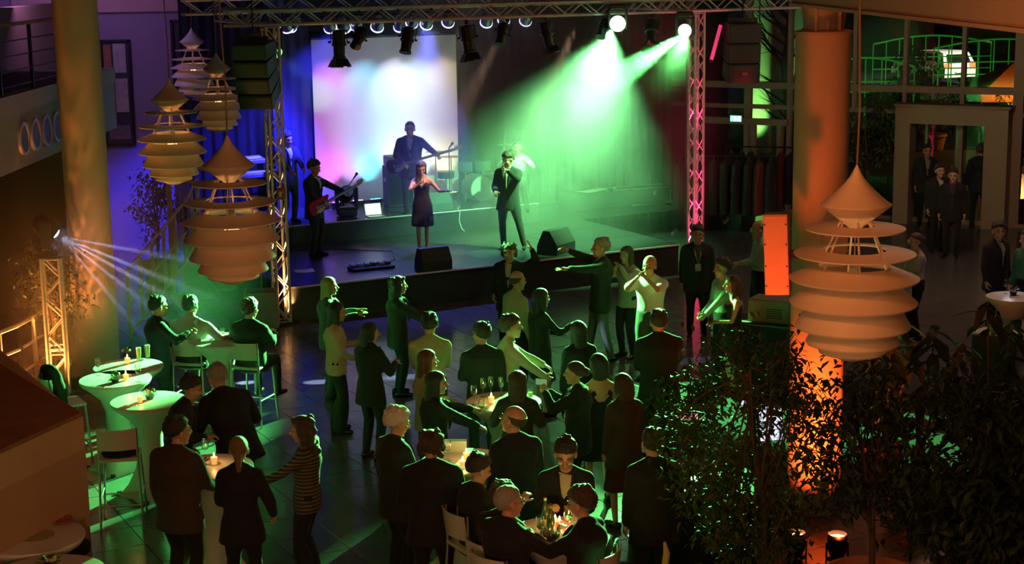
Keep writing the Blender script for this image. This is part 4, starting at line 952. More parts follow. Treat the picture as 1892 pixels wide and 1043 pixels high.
    if glasses:
        gm = MB()
        for sg in (-1, 1):
            gm.tube([Vector((sg*.033+.022*math.cos(2*PI*k/12), .098, .002+.016*math.sin(2*PI*k/12))) for k in range(13)], .0022, 5); gm.cyl((sg*.055, .096, .006), (sg*.08, .0, .004), .002, n=5)
        gm.cyl((-.011, .1, .004), (.011, .1, .004), .002, n=5); obj('glasses', gm.xf(SM @ HM), M_alu, rec)
    if lanyard:
        lp = MB().tube([at(.52, -.02, -.07), at(.50, .08, -.065), at(.42, .16, -.045), at(.25, .165, 0), at(.42, .16, .045), at(.50, .08, .065), at(.52, -.02, .07)], .009, 6); obj('lanyard', lp.xf(SM), cl(WHITE), rec)
        obj('name_badge', MB().box(at(.20, .17), (.085, .01, .11)).xf(SM), cl(WHITE), rec)
    rec['_s'] = s
    return rec, {'s': s, 'arms': arms, 'HM': HM, 'at': at, 'M': Matrix.Translation(rec.location) @ Matrix.Rotation(rz, 4, 'Z') @ SM}
def wpt(inf, p): return inf['M'] @ Vector(p)
# ---- people of the audience (px, py = top of the head in the photograph)
L_ = -90; R_ = 90    # heading helpers: facing right of the picture = -90, facing left = +90, away = 0, camera = 180
def P(*a, **k):
    r, i = person(*a, **k); return i
# seated/standing at the left tables
iA1 = P(352, 566, -12, 'man in a pale shirt with back turned, gesturing with his right arm', 1.78, ztop=1.52, seated=True, pelvis=.80, fr=(.14, .42, .35), flt=(-.14, .40, .35), top='shirt', tc=WHITE, hr=(.52, .16, 1.08), posr='open', hl=(-.2, .40, 1.15), hair='short', build=1.18)
iA2 = P(462, 572, -20, 'man in a dark jacket seated on a white bar chair, back turned', 1.78, ztop=1.52, seated=True, pelvis=.80, fr=(.14, .42, .35), flt=(-.14, .40, .35), tc=DARK, hr=(.12, .40, 1.12), hl=(-.26, .36, 1.12), build=1.08, hair='shortfull', hc='brown')
iA0 = P(292, 548, -60, 'dim person in dark clothes raising a glass beside the pale shirted man', 1.72, tc=NAVY, hr=(.30, .34, 1.30), posr='grip', hl=(-.1, .3, 1.05))
iA3 = P(352, 697, -75, 'dark haired man in a dark jacket huddled beside the grey haired one', 1.70, lean=12, nod=15, tc=NAVY, hair='short', hc='black', hr=(.2, .3, 1.1))
iA4 = P(402, 692, 35, 'grey haired person in black bending forward over the candle table', 1.80, ztop=1.60, lean=32, nod=20, tc=DARK, hair='shortfull', hc='grey', hr=(.3, .45, 1.0), hl=(-.2, .5, 1.0), build=1.15)
iA5 = P(327, 770, -25, 'man in a brown suit jacket standing with his back to the lens', 1.80, tc=BROWN, bc=DARK, hair='short', hc='black', yaw=-25, build=1.08, hr=(.14, .34, 1.02))
iA6 = P(440, 806, 5, 'woman with a blond ponytail and dark jacket behind the candle table', 1.68, fem=True, tc=DARK, hair='ponytail', hc='blond', hr=(.30, .06, .95), hl=(-.14, .30, 1.05), bottom='wide')
iA7 = P(556, 769, 82, 'woman with long curly hair and a striped sweater facing the candle table', 1.68, fem=True, top='sweater', fabric=stripes('striped_knit', (.030, .025, .022), (.17, .14, .11), 9), bottom='wide', bc=DARK, hair='wavy', hc='brown', hl=(-.22, .44, 1.12), nod=8)
# left of the dance floor
P(608, 512, -80, 'blond woman clapping, farthest left at the edge of the dance floor', 1.68, fem=True, tc=DARK, hair='longer', hc='blond', hr=(.10, .42, 1.22), hl=(-.04, .42, 1.25), posr='open', posl='open', bottom='wide')
P(622, 558, -78, 'long dark haired woman in a cream top and wide black trousers', 1.70, fem=True, top='sweater', tc=CREAM, hair='longer', hc='black', bottom='wide', hr=(.16, .26, 1.02), hl=(-.10, .34, 1.18), posl='open')
P(684, 596, -35, 'woman in black with short dark hair, back turned, beside the cream top', 1.68, fem=True, tc=DARK, hair='bob', hc='black', hl=(-.12, .3, 1.1), hr=(.14, .34, 1.2), yaw=-30)
P(736, 510, -75, 'curly haired woman in a dark jacket with pale trim holding out her hands', 1.68, fem=True, tc=(.03, .035, .035), sc_=WHITE, hair='wavy', hc='black', hr=(.12, .46, 1.05), hl=(-.06, .44, 1.1), posr='open', posl='open')
P(793, 578, 0, 'man in a yellowish shirt with his back to the lens, hands in front', 1.78, top='shirt', tc=CREAM, hair='short', hr=(.12, .34, 1.05), hl=(-.12, .34, 1.05))
P(790, 646, -70, 'woman with long auburn hair and a cream cardigan', 1.66, fem=True, top='sweater', tc=(.5, .36, .22), hair='longer', hc='auburn', hl=(-.1, .3, 1.1))
iB7 = P(806, 686, -65, 'woman in black with long dark hair reaching her glass over the table', 1.68, fem=True, tc=DARK, hair='longer', hc='black', hl=(-.02, .55, 1.25), hr=(.2, .46, 1.12), posl='grip', yaw=-15)
P(889, 596, 12, 'man in a dark shirt with his back to the lens, centre of the dance floor', 1.76, top='shirt', tc=(.02, .022, .028), hair='short', hl=(-.16, .3, 1.05), yaw=25)
P(944, 583, -78, 'smiling dark haired man in profile wearing a pale shirt', 1.78, top='shirt', tc=(.62, .58, .42), hair='shortfull', hc='brown', hr=(.12, .42, 1.02), hl=(-.08, .44, 1.12), nod=-3)
P(956, 501, -55, 'bald man in a pale shirt turned towards the dancers', 1.75, top='shirt', tc=(.58, .56, .36), hair='ring', hc='brown')
P(940, 450, 170, 'curly haired dancer with one arm raised in front of the stage', 1.72, tc=DARK, sc_=WHITE, hair='curly', hc='brown', hl=(-.36, .15, 1.72), pl=(-1, -.3, -.5), posl='open', hr=(.24, .10, .95))
P(1000, 533, -60, 'woman with long dark hair in a dark knee length dress', 1.70, fem=True, top='sweater', tc=(.016, .017, .018), bottom='dress', bc=(.016, .017, .018), hair='longer', hc='black', hr=(.22, .36, 1.25), hl=(-.1, .35, 1.1), posr='grip')
P(1110, 441, 92, 'man dancing with both arms stretched towards the stage, white shirt under black', 1.84, tc=DARK, sc_=WHITE, hair='short', hc='grey', bc=(.10, .12, .10), hl=(-.16, .62, 1.36), hr=(.16, .56, 1.62), pr=(.6, -.2, -1), pl=(-.6, -.2, -1), posr='relax', posl='open', fr=(.14, .16, .085), flt=(-.14, -.14, .085), lean=-4)
P(1157, 455, 135, 'brown haired woman in a pale blouse holding her hands to her mouth', 1.70, fem=True, top='sweater', tc=(.5, .52, .42), hair='long', hc='brown', hl=(-.05, .22, 1.46), hr=(.05, .22, 1.44), pr=(1, -.2, -1), pl=(-1, -.2, -1), bc=DARK)
P(1200, 473, 150, 'bald man in a white short sleeved shirt clapping at head height', 1.80, top='short_shirt', tc=WHITE, hair=None, skin='tan', hl=(-.06, .30, 1.52), hr=(.06, .30, 1.50), pr=(1, -.1, -1), pl=(-1, -.1, -1), posr='open', posl='open', bc=(.05, .06, .05), build=1.08)
P(1217, 573, 8, 'broad man in a dark suit with his back to the lens near the plants', 1.82, tc=DARK, hair='short', hc='black', hl=(-.14, .3, 1.05), hr=(.14, .34, 1.05), build=1.12)
P(1068, 593, 20, 'woman with long black hair, back turned, below the dancing man', 1.68, fem=True, tc=DARK, hair='longer', hc='black', skin='rosy')
iB18 = P(1062, 668, 70, 'short haired woman in black lifting a phone with both hands', 1.68, fem=True, tc=DARK, hair='bun', hc='brown', hl=(-.10, .36, 1.42), hr=(.06, .38, 1.38), pr=(.6, -.2, -1), pl=(-.6, -.2, -1), posr='grip', posl='grip')
P(1105, 653, 15, 'dark haired woman with a bare neckline beside the phone holder', 1.68, fem=True, top='sleeveless', tc=DARK, bottom='dress', bc=DARK, hair='bob', hc='black', skin='rosy', hr=(.2, .3, 1.1))
P(1150, 690, 25, 'person in a brown jacket with dark hair behind the plants', 1.66, fem=True, tc=BROWN, hair='bob', hc='brown', bottom='skirt', bc=(.10, .012, .015))
P(956, 685, -5, 'woman with long light brown hair at the round table with the orange candle', 1.68, fem=True, tc=(.03, .028, .025), hair='longer', hc='brown', hl=(-.26, .34, 1.1), hr=(.2, .36, 1.12), build=1.05)
P(948, 750, 25, 'balding man with glasses in a dark suit looking left', 1.79, tc=NAVY, hair='ring', hc='brown', skin='rosy', yaw=30, nod=-12, glasses=True)
P(733, 754, -55, 'white haired man in a dark suit standing left of the card table', 1.77, tc=(.02, .02, .022), hair='shortfull', hc='white', yaw=-10, nod=14, sc_=(.3, .3, .3), hr=(.2, .3, 1.05), skin='rosy')
P(796, 797, 0, 'curly haired person in black seen from behind, centre front', 1.74, tc=(.010, .011, .012), hair='curly', hc='brown', build=1.12, hl=(-.2, .3, 1.1), hr=(.2, .3, 1.1))
P(884, 842, -60, 'dark haired man in a black suit and pale collar looking down right', 1.70, ztop=1.60, seated=True, pelvis=.82, fr=(.14, .42, .35), flt=(-.14, .40, .35), tc=DARK, sc_=LGREEN, hair='short', hc='black', nod=18, hr=(.16, .4, 1.2))
P(930, 891, -40, 'man half hidden behind the grey haired guest at the front table', 1.70, ztop=1.60, seated=True, pelvis=.82, fr=(.14, .42, .35), flt=(-.14, .40, .35), tc=DARK, hair='short', hc='brown')
P(940, 908, -45, 'grey haired man with glasses in a black suit at the front table, back turned', 1.76, ztop=1.62, seated=True, pelvis=.82, fr=(.14, .42, .35), flt=(-.14, .40, .35), tc=(.012, .012, .014), hair='thin', hc='grey', skin='rosy', glasses=True, yaw=-20, build=1.08, hr=(.2, .42, 1.2), hl=(-.26, .3, 1.15))
P(1045, 821, 175, 'man with glasses in a navy suit facing the lens across the front table', 1.76, ztop=1.62, seated=True, pelvis=.82, fr=(.14, .42, .35), flt=(-.14, .40, .35), tc=NAVY, sc_=(.6, .58, .4), hair='shortfull', hc='black', glasses=True, nod=22, hl=(-.12, .40, 1.15), hr=(.12, .40, 1.15))
P(1074, 906, 62, 'dark haired man in a black suit at the right side of the front table', 1.74, ztop=1.62, seated=True, pelvis=.82, fr=(.14, .42, .35), flt=(-.14, .40, .35), tc=DARK, hair='shortfull', hc='brown', nod=10, hl=(-.1, .44, 1.2), hr=(.2, .36, 1.15), build=1.05)
P(1206, 792, 10, 'tall person in black standing in the shade beside the ficus', 1.76, tc=(.008, .008, .009), hair='short', hc='black')
# right side
P(1289, 417, 178, 'man in a dark suit with a white lanyard in front of the pink tower', 1.78, tc=(.020, .022, .022), sc_=(.05, .05, .05), hair='short', hc='black', lanyard=True)
P(1334, 478, 115, 'man in a pale green shirt looking left beside the long haired woman', 1.74, top='shirt', tc=LGREEN, hair='shortfull', hc='brown', hl=(-.1, .36, 1.0), hr=(.22, .2, .95))
P(1353, 508, 95, 'woman in a black sleeveless dress with long brown hair', 1.66, fem=True, top='sleeveless', tc=DARK, bottom='dress', bc=DARK, hair='longer', hc='brown', skin='rosy', hl=(-.1, .3, 1.1))
P(1402, 408, 95, 'man with glasses and pale green shirt left of the orange box', 1.80, top='shirt', tc=LGREEN, hair='ring', hc='brown', glasses=True, hl=(-.06, .34, 1.12), hr=(.1, .3, 1.08), bc=DARK)
P(1692, 430, 100, 'waitress with a pale blouse, dark straps and a white apron', 1.68, fem=True, top='short_shirt', tc=(.42, .40, .30), bc=DARK, hair='bun', hc='brown', glasses=True, apron=True, hl=(-.08, .34, 1.1), hr=(.1, .32, 1.08))
P(1846, 410, -150, 'man in a dark jacket and open white shirt near the right table', 1.80, tc=(.018, .018, .022), sc_=(.45, .42, .34), hair='shortfull', hc='black', yaw=-30)
P(1714, 267, 175, 'tall man in a suit standing at the left of the entrance door', 1.80, tc=(.02, .02, .03), sc_=(.3, .28, .24), hair='short')
P(1737, 303, 190, 'man in a black suit and white shirt in front of the entrance', 1.78, tc=(.010, .010, .011), sc_=(.4, .38, .3), hair='short')
P(1762, 312, 160, 'dark clothed guest standing close beside the man in the white shirt', 1.76, tc=(.010, .010, .011), sc_=(.03, .03, .03), hair='short')
P(1812, 266, -15, 'man in a dark blue suit walking through the entrance', 1.80, tc=(.015, .018, .035), hair='thin', hc='brown', fr=(.13, .20, .085), flt=(-.13, -.22, .085))
P(1898, 425, 120, 'person in a green garment at the right edge of the frame', 1.74, top='shirt', tc=(.05, .22, .10), hair='short')
# gallery guests (heads above the frame)
P(0, 0, 90, 'guest in a white jacket behind the upper left gallery railing', 1.75, pos=Vector((-8.0, 24.4, 4.08)), y0=1, tc=(.55, .52, .46), hair='short', hl=(-.1, .3, 1.1))
P(0, 0, 70, 'guest in a beige coat at the far left of the gallery', 1.75, pos=Vector((-7.75, 22.6, 4.08)), y0=1, tc=(.30, .22, .15), hair='short', hr=(.1, .3, 1.1))
# performers
aa = .6
def onstage(px, pyfoot, z): q = G(px, pyfoot, z); return Vector((q.x, q.y, z))
iS1 = P(778, 297, 180, 'female singer in a short black dress with long brown hair', 1.70, base=.6, fem=True, top='sleeveless', tc=DARK, bottom='dress', bc=DARK, hair='longer', hc='brown', skin='rosy', hr=(.02, .24, 1.36), hl=(-.48, .22, 1.20), pr=(1, .1, -.8), pl=(-.3, -.5, -1), posr='grip', posl='open', nod=22, fr=(.07, .10, .085), flt=(-.07, 0, .085), yaw=8)
iS2 = P(938, 281, 165, 'male singer in a black suit holding a microphone to his mouth', 1.82, base=.6, tc=(.012, .016, .013), sc_=(.6, .55, .4), tie=(.35, .25, .2), hair='shortfull', hc='brown', skin='rosy', hl=(-.05, .26, 1.46), hr=(.16, .30, 1.08), pl=(-1, -.1, -.9), posl='grip', posr='relax', nod=10, fr=(.10, .0, .085), flt=(-.34, .18, .085), lean=-3, yaw=-25)
iS3 = P(580, 296, -115, 'guitarist with dark shaggy hair in a dark suit and white bow tie', 1.78, base=.6, tc=NAVY, sc_=WHITE, hair='shortfull', hc='black', skin='rosy', hr=(.02, .24, 1.0), hl=(-.50, .40, 1.12), posr='relax', posl='grip', nod=12, pr=(.8, -.8, -.3), yaw=0)
iS4 = P(757, 225, 178, 'bassist in a dark suit behind the female singer', 1.82, base=1.0, tc=(.025, .03, .06), sc_=(.5, .48, .6), hair='thin', hc='brown', hr=(.12, .22, 1.00), hl=(-.56, .34, 1.14), posr='relax', posl='grip', pr=(1, -.3, -.3), pl=(-.4, -.3, -1), build=1.08)
iS5 = P(530, 243, -140, 'keyboard player in dark clothes behind the left truss tower', 1.76, base=1.0, tc=(.03, .03, .06), hair='short', hc='black', hl=(-.1, .42, 1.05), hr=(.2, .42, 1.05), nod=15)
iS6 = P(955, 208, 175, 'drummer in a white shirt faint in the haze behind the male singer', 1.76, ztop=2.95, base=1.0, seated=True, pelvis=.55, fr=(.2, .35, .085), flt=(-.2, .35, .085), top='shirt', tc=WHITE, hl=(-.2, .4, 1.0), hr=(.25, .4, 1.0), posl='grip', posr='grip')
flush()
for body, ex in JOIN:
    me = body.data; n = len(me.vertices)
    vs = [v.co.copy() for v in me.vertices]+ex.v; fs = [tuple(p.vertices) for p in me.polygons]+[tuple(i+n for i in f) for f in ex.f]
    m2 = bpy.data.meshes.new('body'); m2.from_pydata([tuple(v) for v in vs], [], fs); m2.polygons.foreach_set('use_smooth', [True]*len(m2.polygons))
    m2.materials.append(me.materials[0]); body.data = m2; bpy.data.meshes.remove(me)
# things the performers hold
def handmic(inf, arm, label, d):
    w_ = wpt(inf, inf['arms'][arm][2]); mo = inf['M'] @ (inf['HM'] @ Vector((0, .125, -.07))); dr = (mo-w_); hp_ = w_+dr*.35+Vector((0, 0, .01)); dr = (mo-hp_).normalized()
    t = thing('microphone', label, 'microphone', hp_)
    obj('handle', MB().cyl(-dr*.07, dr*.10, .012, .018, 10), M_black, t, True); obj('mesh_head', MB().sph(dr*.115, .027, 12, 8), mat('mic_mesh', (.3, .3, .32), .35, .8), t, True)
handmic(iS1, 0, 'silver headed hand microphone held by the female singer', 1); handmic(iS2, 1, 'hand microphone held by the male singer', 1)
obj('necklace', MB().tube([iS1['at'](.50, .06, -.06), iS1['at'](.44, .135, -.05), iS1['at'](.36, .165, 0), iS1['at'](.44, .135, .05), iS1['at'](.50, .06, .06)], [.012, .02, .035, .02, .012], 8).xf(Matrix.Scale(iS1['s'], 4)), mat('jewel', (.8, .75, .65), .2, .4), [o for o in C.objects if o.get('label', '').startswith('female singer')][0])
gp_ = [o for o in C.objects if o.get('label', '').startswith('guitarist')][0]
obj('bow_tie', MB().cyl((-.045, .12, 1.445), (0, .125, 1.44), .025, .008, 8).cyl((0, .125, 1.44), (.045, .12, 1.445), .008, .025, 8), cl(WHITE), gp_)
def guitar(label, inf, bodyc, bass=False):
    M0 = inf['M']; hl = inf['arms'][1][2]; hr_ = inf['arms'][0][2]
    c = Vector((hr_.x+.06, .20, hr_.z-.03)); n = Vector((hl.x, hl.y+.05, hl.z+.03)); ax = (n-c).normalized(); L = (n-c).length+.22+(.12 if bass else 0)
    fwv = Vector((0, 1, 0)); fwv = (fwv-ax*fwv.dot(ax)).normalized(); upv = fwv.cross(ax); m = Matrix((ax, upv, fwv)).transposed().to_4x4(); m.translation = c; m = M0 @ m
    t = thing('bass_guitar' if bass else 'electric_guitar', label, 'guitar'); t.matrix_world = m
    out = []
    for k in range(28):
        a = 2*PI*k/28; r = .165*(1+.18*math.cos(2*a)-.10*math.cos(4*a)+.06*math.sin(a)); out.append(Vector((r*math.cos(a)*1.22-.06, r*math.sin(a), -.02)))
    out[2] = out[2]+Vector((.05, .03, 0)); out[-3] = out[-3]+Vector((.03, -.02, 0))
    obj('guitar_body', MB().prism(out, (0, 0, .042)), bodyc, t)
    obj('pickguard', MB().prism([Vector((x, y, .022)) for x, y in ((.1, .05), (.12, -.05), (-.02, -.12), (-.16, -.09), (-.05, -.02))], (0, 0, .003)), M_white, t)
    obj('neck', MB().box((L/2+.04, 0, .015), (L-.05, .05, .022), bev=.006), mat('maple', (.45, .28, .12), .4), t)
    obj('fretboard', MB().box((L/2, 0, .028), (L, .048, .006)), M_black if not bass else mat('maple', (.45, .28, .12), .4), t)
    h = obj('headstock', MB().prism([Vector((L+x, y, .01)) for x, y in ((0, .025), (.05, .04), (.17, .055), (.19, .03), (.12, -.02), (0, -.025))], (0, 0, .015)), mat('maple', (.45, .28, .12), .4), t)
    for k in range(4 if bass else 6): obj('tuning_peg', MB().cyl((L+.03+.026*k, .035, .018), (L+.03+.026*k, .075, .018), .007, n=6), M_alu, h)
    for x in (-.02, .05): obj('pickup', MB().box((x, 0, .028), (.02, .09, .012)), M_black, t)
    obj('bridge', MB().box((-.12, 0, .026), (.03, .08, .012)), M_alu, t); obj('string', MB().box((L/2-.05, 0, .034), (L+.14, .03, .001)), M_alu, t)
    for x, y in ((-.12, -.09), (-.08, -.11)): obj('control_knob', MB().cyl((x, y, .02), (x, y, .04), .012, n=10), M_white, t)
guitar('red electric guitar with white pickguard played by the guitarist', iS3, mat('guitar_red', (.45, .015, .02), .2))
guitar('dark long necked bass guitar played by the bassist', iS4, mat('bass_dark', (.12, .04, .03), .25), True)
# phone and glasses held in the audience
def glassware(kind, p, label, rz=0., group=None, fill=None):
    t = thing({'beer': 'beer_glass', 'wine': 'wine_glass', 'tumbler': 'tumbler'}[kind], label, 'glass', p, rz, group)
    if kind == 'beer':
        obj('glass', MB().lathe([(.026, 0), (.030, .02), (.036, .16), (.037, .185), (.034, .185), (.033, .16), (.024, .02), (0, .018)], 20), M_glass, t, True)
        obj('beer', MB().lathe([(0, .02), (.024, .022), (.0325, .15), (0, .15)], 20), mat('beer', (.75, .62, .18), .3), t, True); obj('foam', MB().lathe([(.033, .150), (.0335, .172), (0, .176)], 20), M_white, t, True)
    elif kind == 'wine':
        obj('bowl', MB().lathe([(.004, .09), (.028, .11), (.038, .145), (.035, .19), (.032, .215), (.030, .215), (.033, .19), (.036, .145), (.026, .112), (0, .095)], 20), M_glass, t, True)
        obj('stem', MB().lathe([(.034, 0), (.034, .003), (.005, .008), (.004, .09)], 16), M_glass, t, True)
        if fill: obj('wine', MB().lathe([(0, .098), (.025, .114), (.034, .14), (0, .14)], 20), mat('wine_'+fill, (.5, .42, .12) if fill == 'white' else (.2, .01, .02), .2), t, True)
    else:
        obj('glass', MB().lathe([(.030, 0), (.034, .11), (.031, .11), (.028, .01), (0, .008)], 20), M_glass, t, True); obj('drink', MB().lathe([(0, .01), (.0275, .012), (.030, .06), (0, .06)], 20), mat('beer', (.75, .62, .18), .3), t, True)
    return t
def in_hand(inf, arm, f=.09):
    a, k, w_ = inf['arms'][arm]; return wpt(inf, w_+(w_-k).normalized()*f)
glassware('wine', in_hand(iA0, 0)+Vector((.03, -.02, -.06)), 'wine glass raised by the dim person at the left table')
glassware('wine', in_hand(iB7, 1)+Vector((0, -.03, -.08)), 'wine glass held by the woman in black over the table', fill='white')
q = (in_hand(iB18, 0)+in_hand(iB18, 1))/2; t = thing('phone', 'phone lifted by the short haired woman in black', 'phone', q, -.4)
obj('case', MB().box((0, 0, .04), (.14, .012, .07), bev=.004), M_black, t); obj('phone_screen', MB().box((0, -.0065, .04), (.13, .002, .062)), mat('phone_glow', (.4, .5, .4), .2, emit=(.5, .8, .5), estr=.2), t)
# ================================================================ TABLES, CHAIRS, TABLEWARE
def cocktail_table(label, px, py, r=.42, group='cocktail tables under white stretch covers', z=1.10, m=None):
    q = G(px, py, z); t = thing('cocktail_table', label, 'table', (q.x, q.y, 0), 0, group); m = m or M_cloth
    mb = MB(); n = 48; prof = [(0, r*.98), (.03, r*.84), (.12, r*.66), (.30, r*.45), (.52, r*.33), (.70, r*.33), (.86, r*.46), (.97, r*.74), (1.04, r*.96), (1.07, r)]
    vs = []
    for zz, rr in prof:
        low = max(0, 1-zz/.55)
        for k in range(n):
            a = 2*PI*k/n; lob = 1-low*.30*(.5-.5*math.cos(4*a))**.8; vs.append(Vector((rr*lob*math.cos(a), rr*lob*math.sin(a), zz)))
    fs = [(j*n+k, j*n+(k+1) % n, (j+1)*n+(k+1) % n, (j+1)*n+k) for j in range(len(prof)-1) for k in range(n)]
    obj('stretch_cover', mb.add(vs, fs), m, t, True)
    obj('tabletop', MB().lathe([(r, 1.07), (r+.004, 1.085), (r, 1.098), (r-.01, 1.10), (0, 1.10)], 56), m if m is not M_cloth else mat('table_top_cloth', (.78, .78, .74), .35, 0, .04, 6), t, True)
    for k in range(4): a = PI/2*k; obj('foot', MB().lathe([(.03, 0), (.03, .03), (0, .03)], 12, (r*.93*math.cos(a), r*.93*math.sin(a), 0)), M_black, t)
    return t, Vector((q.x, q.y, z+.0005))
def candle(p, label, glow=1.0, light=True, red=False):
    t = thing('candle', label, 'candle', p, 0, None)
    g = mat('amber_votive' if not red else 'red_votive', (.8, .5, .15) if not red else (.8, .05, .03), .3, emit=(1, .50, .12) if not red else (1, .06, .02), estr=1.3*glow if not red else 2.5)
    obj('candle_holder', MB().lathe([(.026, 0), (.033, .05), (.034, .07), (.031, .07), (.029, .05), (0, .012)], 18), g, t, True)
    obj('flame', MB().lathe([(0, .068), (.009, .082), (.008, .098), (0, .12)], 10), mat('flame', (1, .8, .4), .5, emit=(1, .72, .3), estr=25), t, True)
    if light: point(Vector(p)+Vector((0, 0, .13)), (1, .42, .12), 1.1*glow, .015, 'candle_light')
    return t
def posy(p, label, seed=1, c=(.12, .10, .05)):
    rr = random.Random(seed); t = thing('table_decoration', label, 'decoration', p)
    obj('pot', MB().lathe([(.04, 0), (.055, .05), (.05, .05), (0, .04)], 16), mat('small_pot', (.05, .035, .03), .6), t, True)
    mb = MB(); m2 = MB()
    for k in range(34):
        a, e, r = rr.uniform(0, 2*PI), rr.uniform(0, PI/2), rr.uniform(.05, .09); d = Vector((math.cos(a)*math.cos(e), math.sin(a)*math.cos(e), math.sin(e)*.8))
        c_ = Vector((0, 0, .05))+d*r; s_ = d.cross(Vector((0, 0, 1)))
        s_ = s_.normalized()*.014 if s_.length > .01 else Vector((.014, 0, 0)); mb.add([c_-d*.03, c_+s_, c_+d*.035, c_-s_], [(0, 1, 2, 3)])
    for k in range(7):
        a = rr.uniform(0, 2*PI); m2.sph((math.cos(a)*.045, math.sin(a)*.045, .085+rr.uniform(0, .02)), .017, 8, 6)
    o = obj('leaves', mb, mat('posy_leaf', (.08, .12, .04), .5), t); o['kind'] = 'stuff'; obj('blossoms', m2, mat('posy_bloom', (.55, .40, .18), .7), t, True)
    return t
T1, p1 = cocktail_table('rear white cocktail table with two beer glasses, at the left column', 237, 677)
T2, p2 = cocktail_table('middle white cocktail table of the left cluster', 213, 700)
T3, p3 = cocktail_table('front white cocktail table of the left cluster, lit bright green', 274, 740)
t4, p4 = cocktail_table('white cocktail table with candle and red plate at the lower left corner', 58, 992, .45)
t5, p5 = cocktail_table('nearest cocktail table cut by the lower left frame edge', 88, 1062, .46)
t6, p6 = cocktail_table('candle lit cocktail table between the two jackets and the ponytail', 388, 862, .42)
t7, p7 = cocktail_table('cocktail table with a standing white card in the centre front', 858, 852, .43)
t8, p8 = cocktail_table('cocktail table with the orange candle in the middle of the crowd', 930, 742, .42)
t9, p9 = cocktail_table('front cocktail table with bottles and candles amid the seated suits', 1028, 985, .42)
t10, p10 = cocktail_table('small cocktail table lit white at the right edge', 1872, 548, .38)
t11, p11 = cocktail_table('cocktail table in front of the pale shirted man, beside the column', 408, 628, .42)
def on(px, py, z=1.101): q = G(px, py, z); return Vector((q.x, q.y, z))
glassware('beer', on(257, 668), 'full beer glass, left one of two on the rear white table'); glassware('beer', on(273, 663), 'full beer glass, right one of two on the rear white table')
candle(on(236, 672), 'lit candle beside the flower posy on the rear white table', .6); posy(on(234, 664)+Vector((-.02, .08, 0)), 'small flower posy beside the two beer glasses', 3)
posy(on(213, 706), 'dark leafy posy on the middle white table', 4); candle(on(233, 703), 'lit candle on the middle white table', .6)
posy(on(277, 738), 'small leafy posy on the bright green lit table', 5); candle(on(259, 744), 'lit candle in a dark holder on the bright green lit table', .6)
glassware('wine', on(256, 706), 'wine glass on the middle white table next to the green one'); glassware('wine', on(182, 694), 'wine glass at the left rim of the middle white table', fill='red')
glassware('tumbler', on(411, 622), 'half full tumbler in front of the pale shirted man')
candle(on(57, 985), 'lit candle on the lower left table', 1.0); glassware('wine', on(38, 995), 'empty wine glass behind the lower left candle')
t = thing('plate', 'round red plate at the right rim of the lower left table', 'plate', on(112, 965)); obj('dish', MB().lathe([(.06, 0), (.11, .025), (.108, .03), (.055, .008), (0, .006)], 32), mat('red_dish', (.45, .09, .05), .3), t, True); obj('food', MB().sph((0, 0, .012), (.05, .05, .012)), mat('food', (.35, .12, .06), .7, 0, .5, 30), t, True)
t = thing('place_mat', 'yellowish oval mat under the lower left candle', 'mat', on(62, 990)+Vector((.02, 0, .0))); obj('cloth', MB().lathe([(0, 0), (.16, 0), (.16, .003), (0, .003)], 32), mat('mat_yellow', (.45, .40, .15), .8), t)
posy(on(92, 1052), 'dried flower posy on the nearest table', 8)
candle(on(396, 858), 'bright candle on the table between the jackets', 1.3); posy(on(372, 868), 'dark leafy posy beside the bright candle', 9); glassware('wine', on(380, 850), 'empty glass beside the bright candle')
candle(on(855, 865), 'candle on the table with the standing card', 1.1); candle(on(862, 850), 'second candle closer to the standing card', .8); glassware('wine', on(828, 852), 'wine glass left of the candles under the standing card')
t = thing('menu_card', 'white card standing at the rear rim of the centre table', 'card', on(840, 836), -.05); obj('card_front', MB().box((0, -.02, .06), (.24, .004, .13), rot=(.25, 0, 0)), M_white, t); obj('card_back', MB().box((0, .02, .06), (.24, .004, .13), rot=(-.25, 0, 0)), M_white, t)
candle(on(908, 745), 'orange glowing candle in the middle of the crowd', 1.3)
for k, (x, y) in enumerate(((893, 734), (907, 731), (926, 732))): glassware('wine', on(x, y), ('tall wine glass at the rear rim behind the orange candle', 'middle wine glass behind the orange candle', 'wine glass right of the orange candle')[k])
glassware('wine', on(876, 748), 'wine glass at the left rim of the orange candle table', fill='white'); glassware('tumbler', on(980, 735), 'tumbler at the right rim of the orange candle table')
candle(on(1040, 992), 'lit candle in the middle of the front table', 1.2); candle(on(1026, 975), 'lit candle at the rear of the front table', .9); candle(on(1034, 978), 'red glass candle between the two on the front table', .8, red=True); candle(on(1048, 1012), 'lit candle at the near rim of the front table', .9)
def bottle(p, label, c=(.05, .07, .02), lab=(.5, .4, .2)):
    t = thing('bottle', label, 'bottle', p); obj('glass_body', MB().lathe([(.033, 0), (.037, .01), (.037, .18), (.030, .22), (.014, .26), (.013, .31), (0, .31)], 20), mat('bottle_glass', c, .12), t, True)
    obj('paper_label', MB().lathe([(.0376, .05), (.0376, .13), (.0366, .13), (.0366, .05)], 20, close=True), mat('bottle_label', lab, .7), t); obj('cap', MB().lathe([(.015, .29), (.015, .315), (0, .315)], 12), mat('gold_foil', (.6, .42, .12), .3, .8), t); return t
bottle(on(1008, 985), 'dark bottle at the left of the front table'); bottle(on(1018, 1000), 'second dark bottle in front of the first on the front table')
for k, (x, y) in enumerate(((998, 1000), (1010, 1015), (1030, 1015), (1050, 985))): glassware('wine', on(x, y), ('wine glass at the left rim of the front table', 'wine glass near the bottles on the front table', 'wine glass at the near rim of the front table', 'wine glass beside the hand of the man at the right')[k], fill='white')
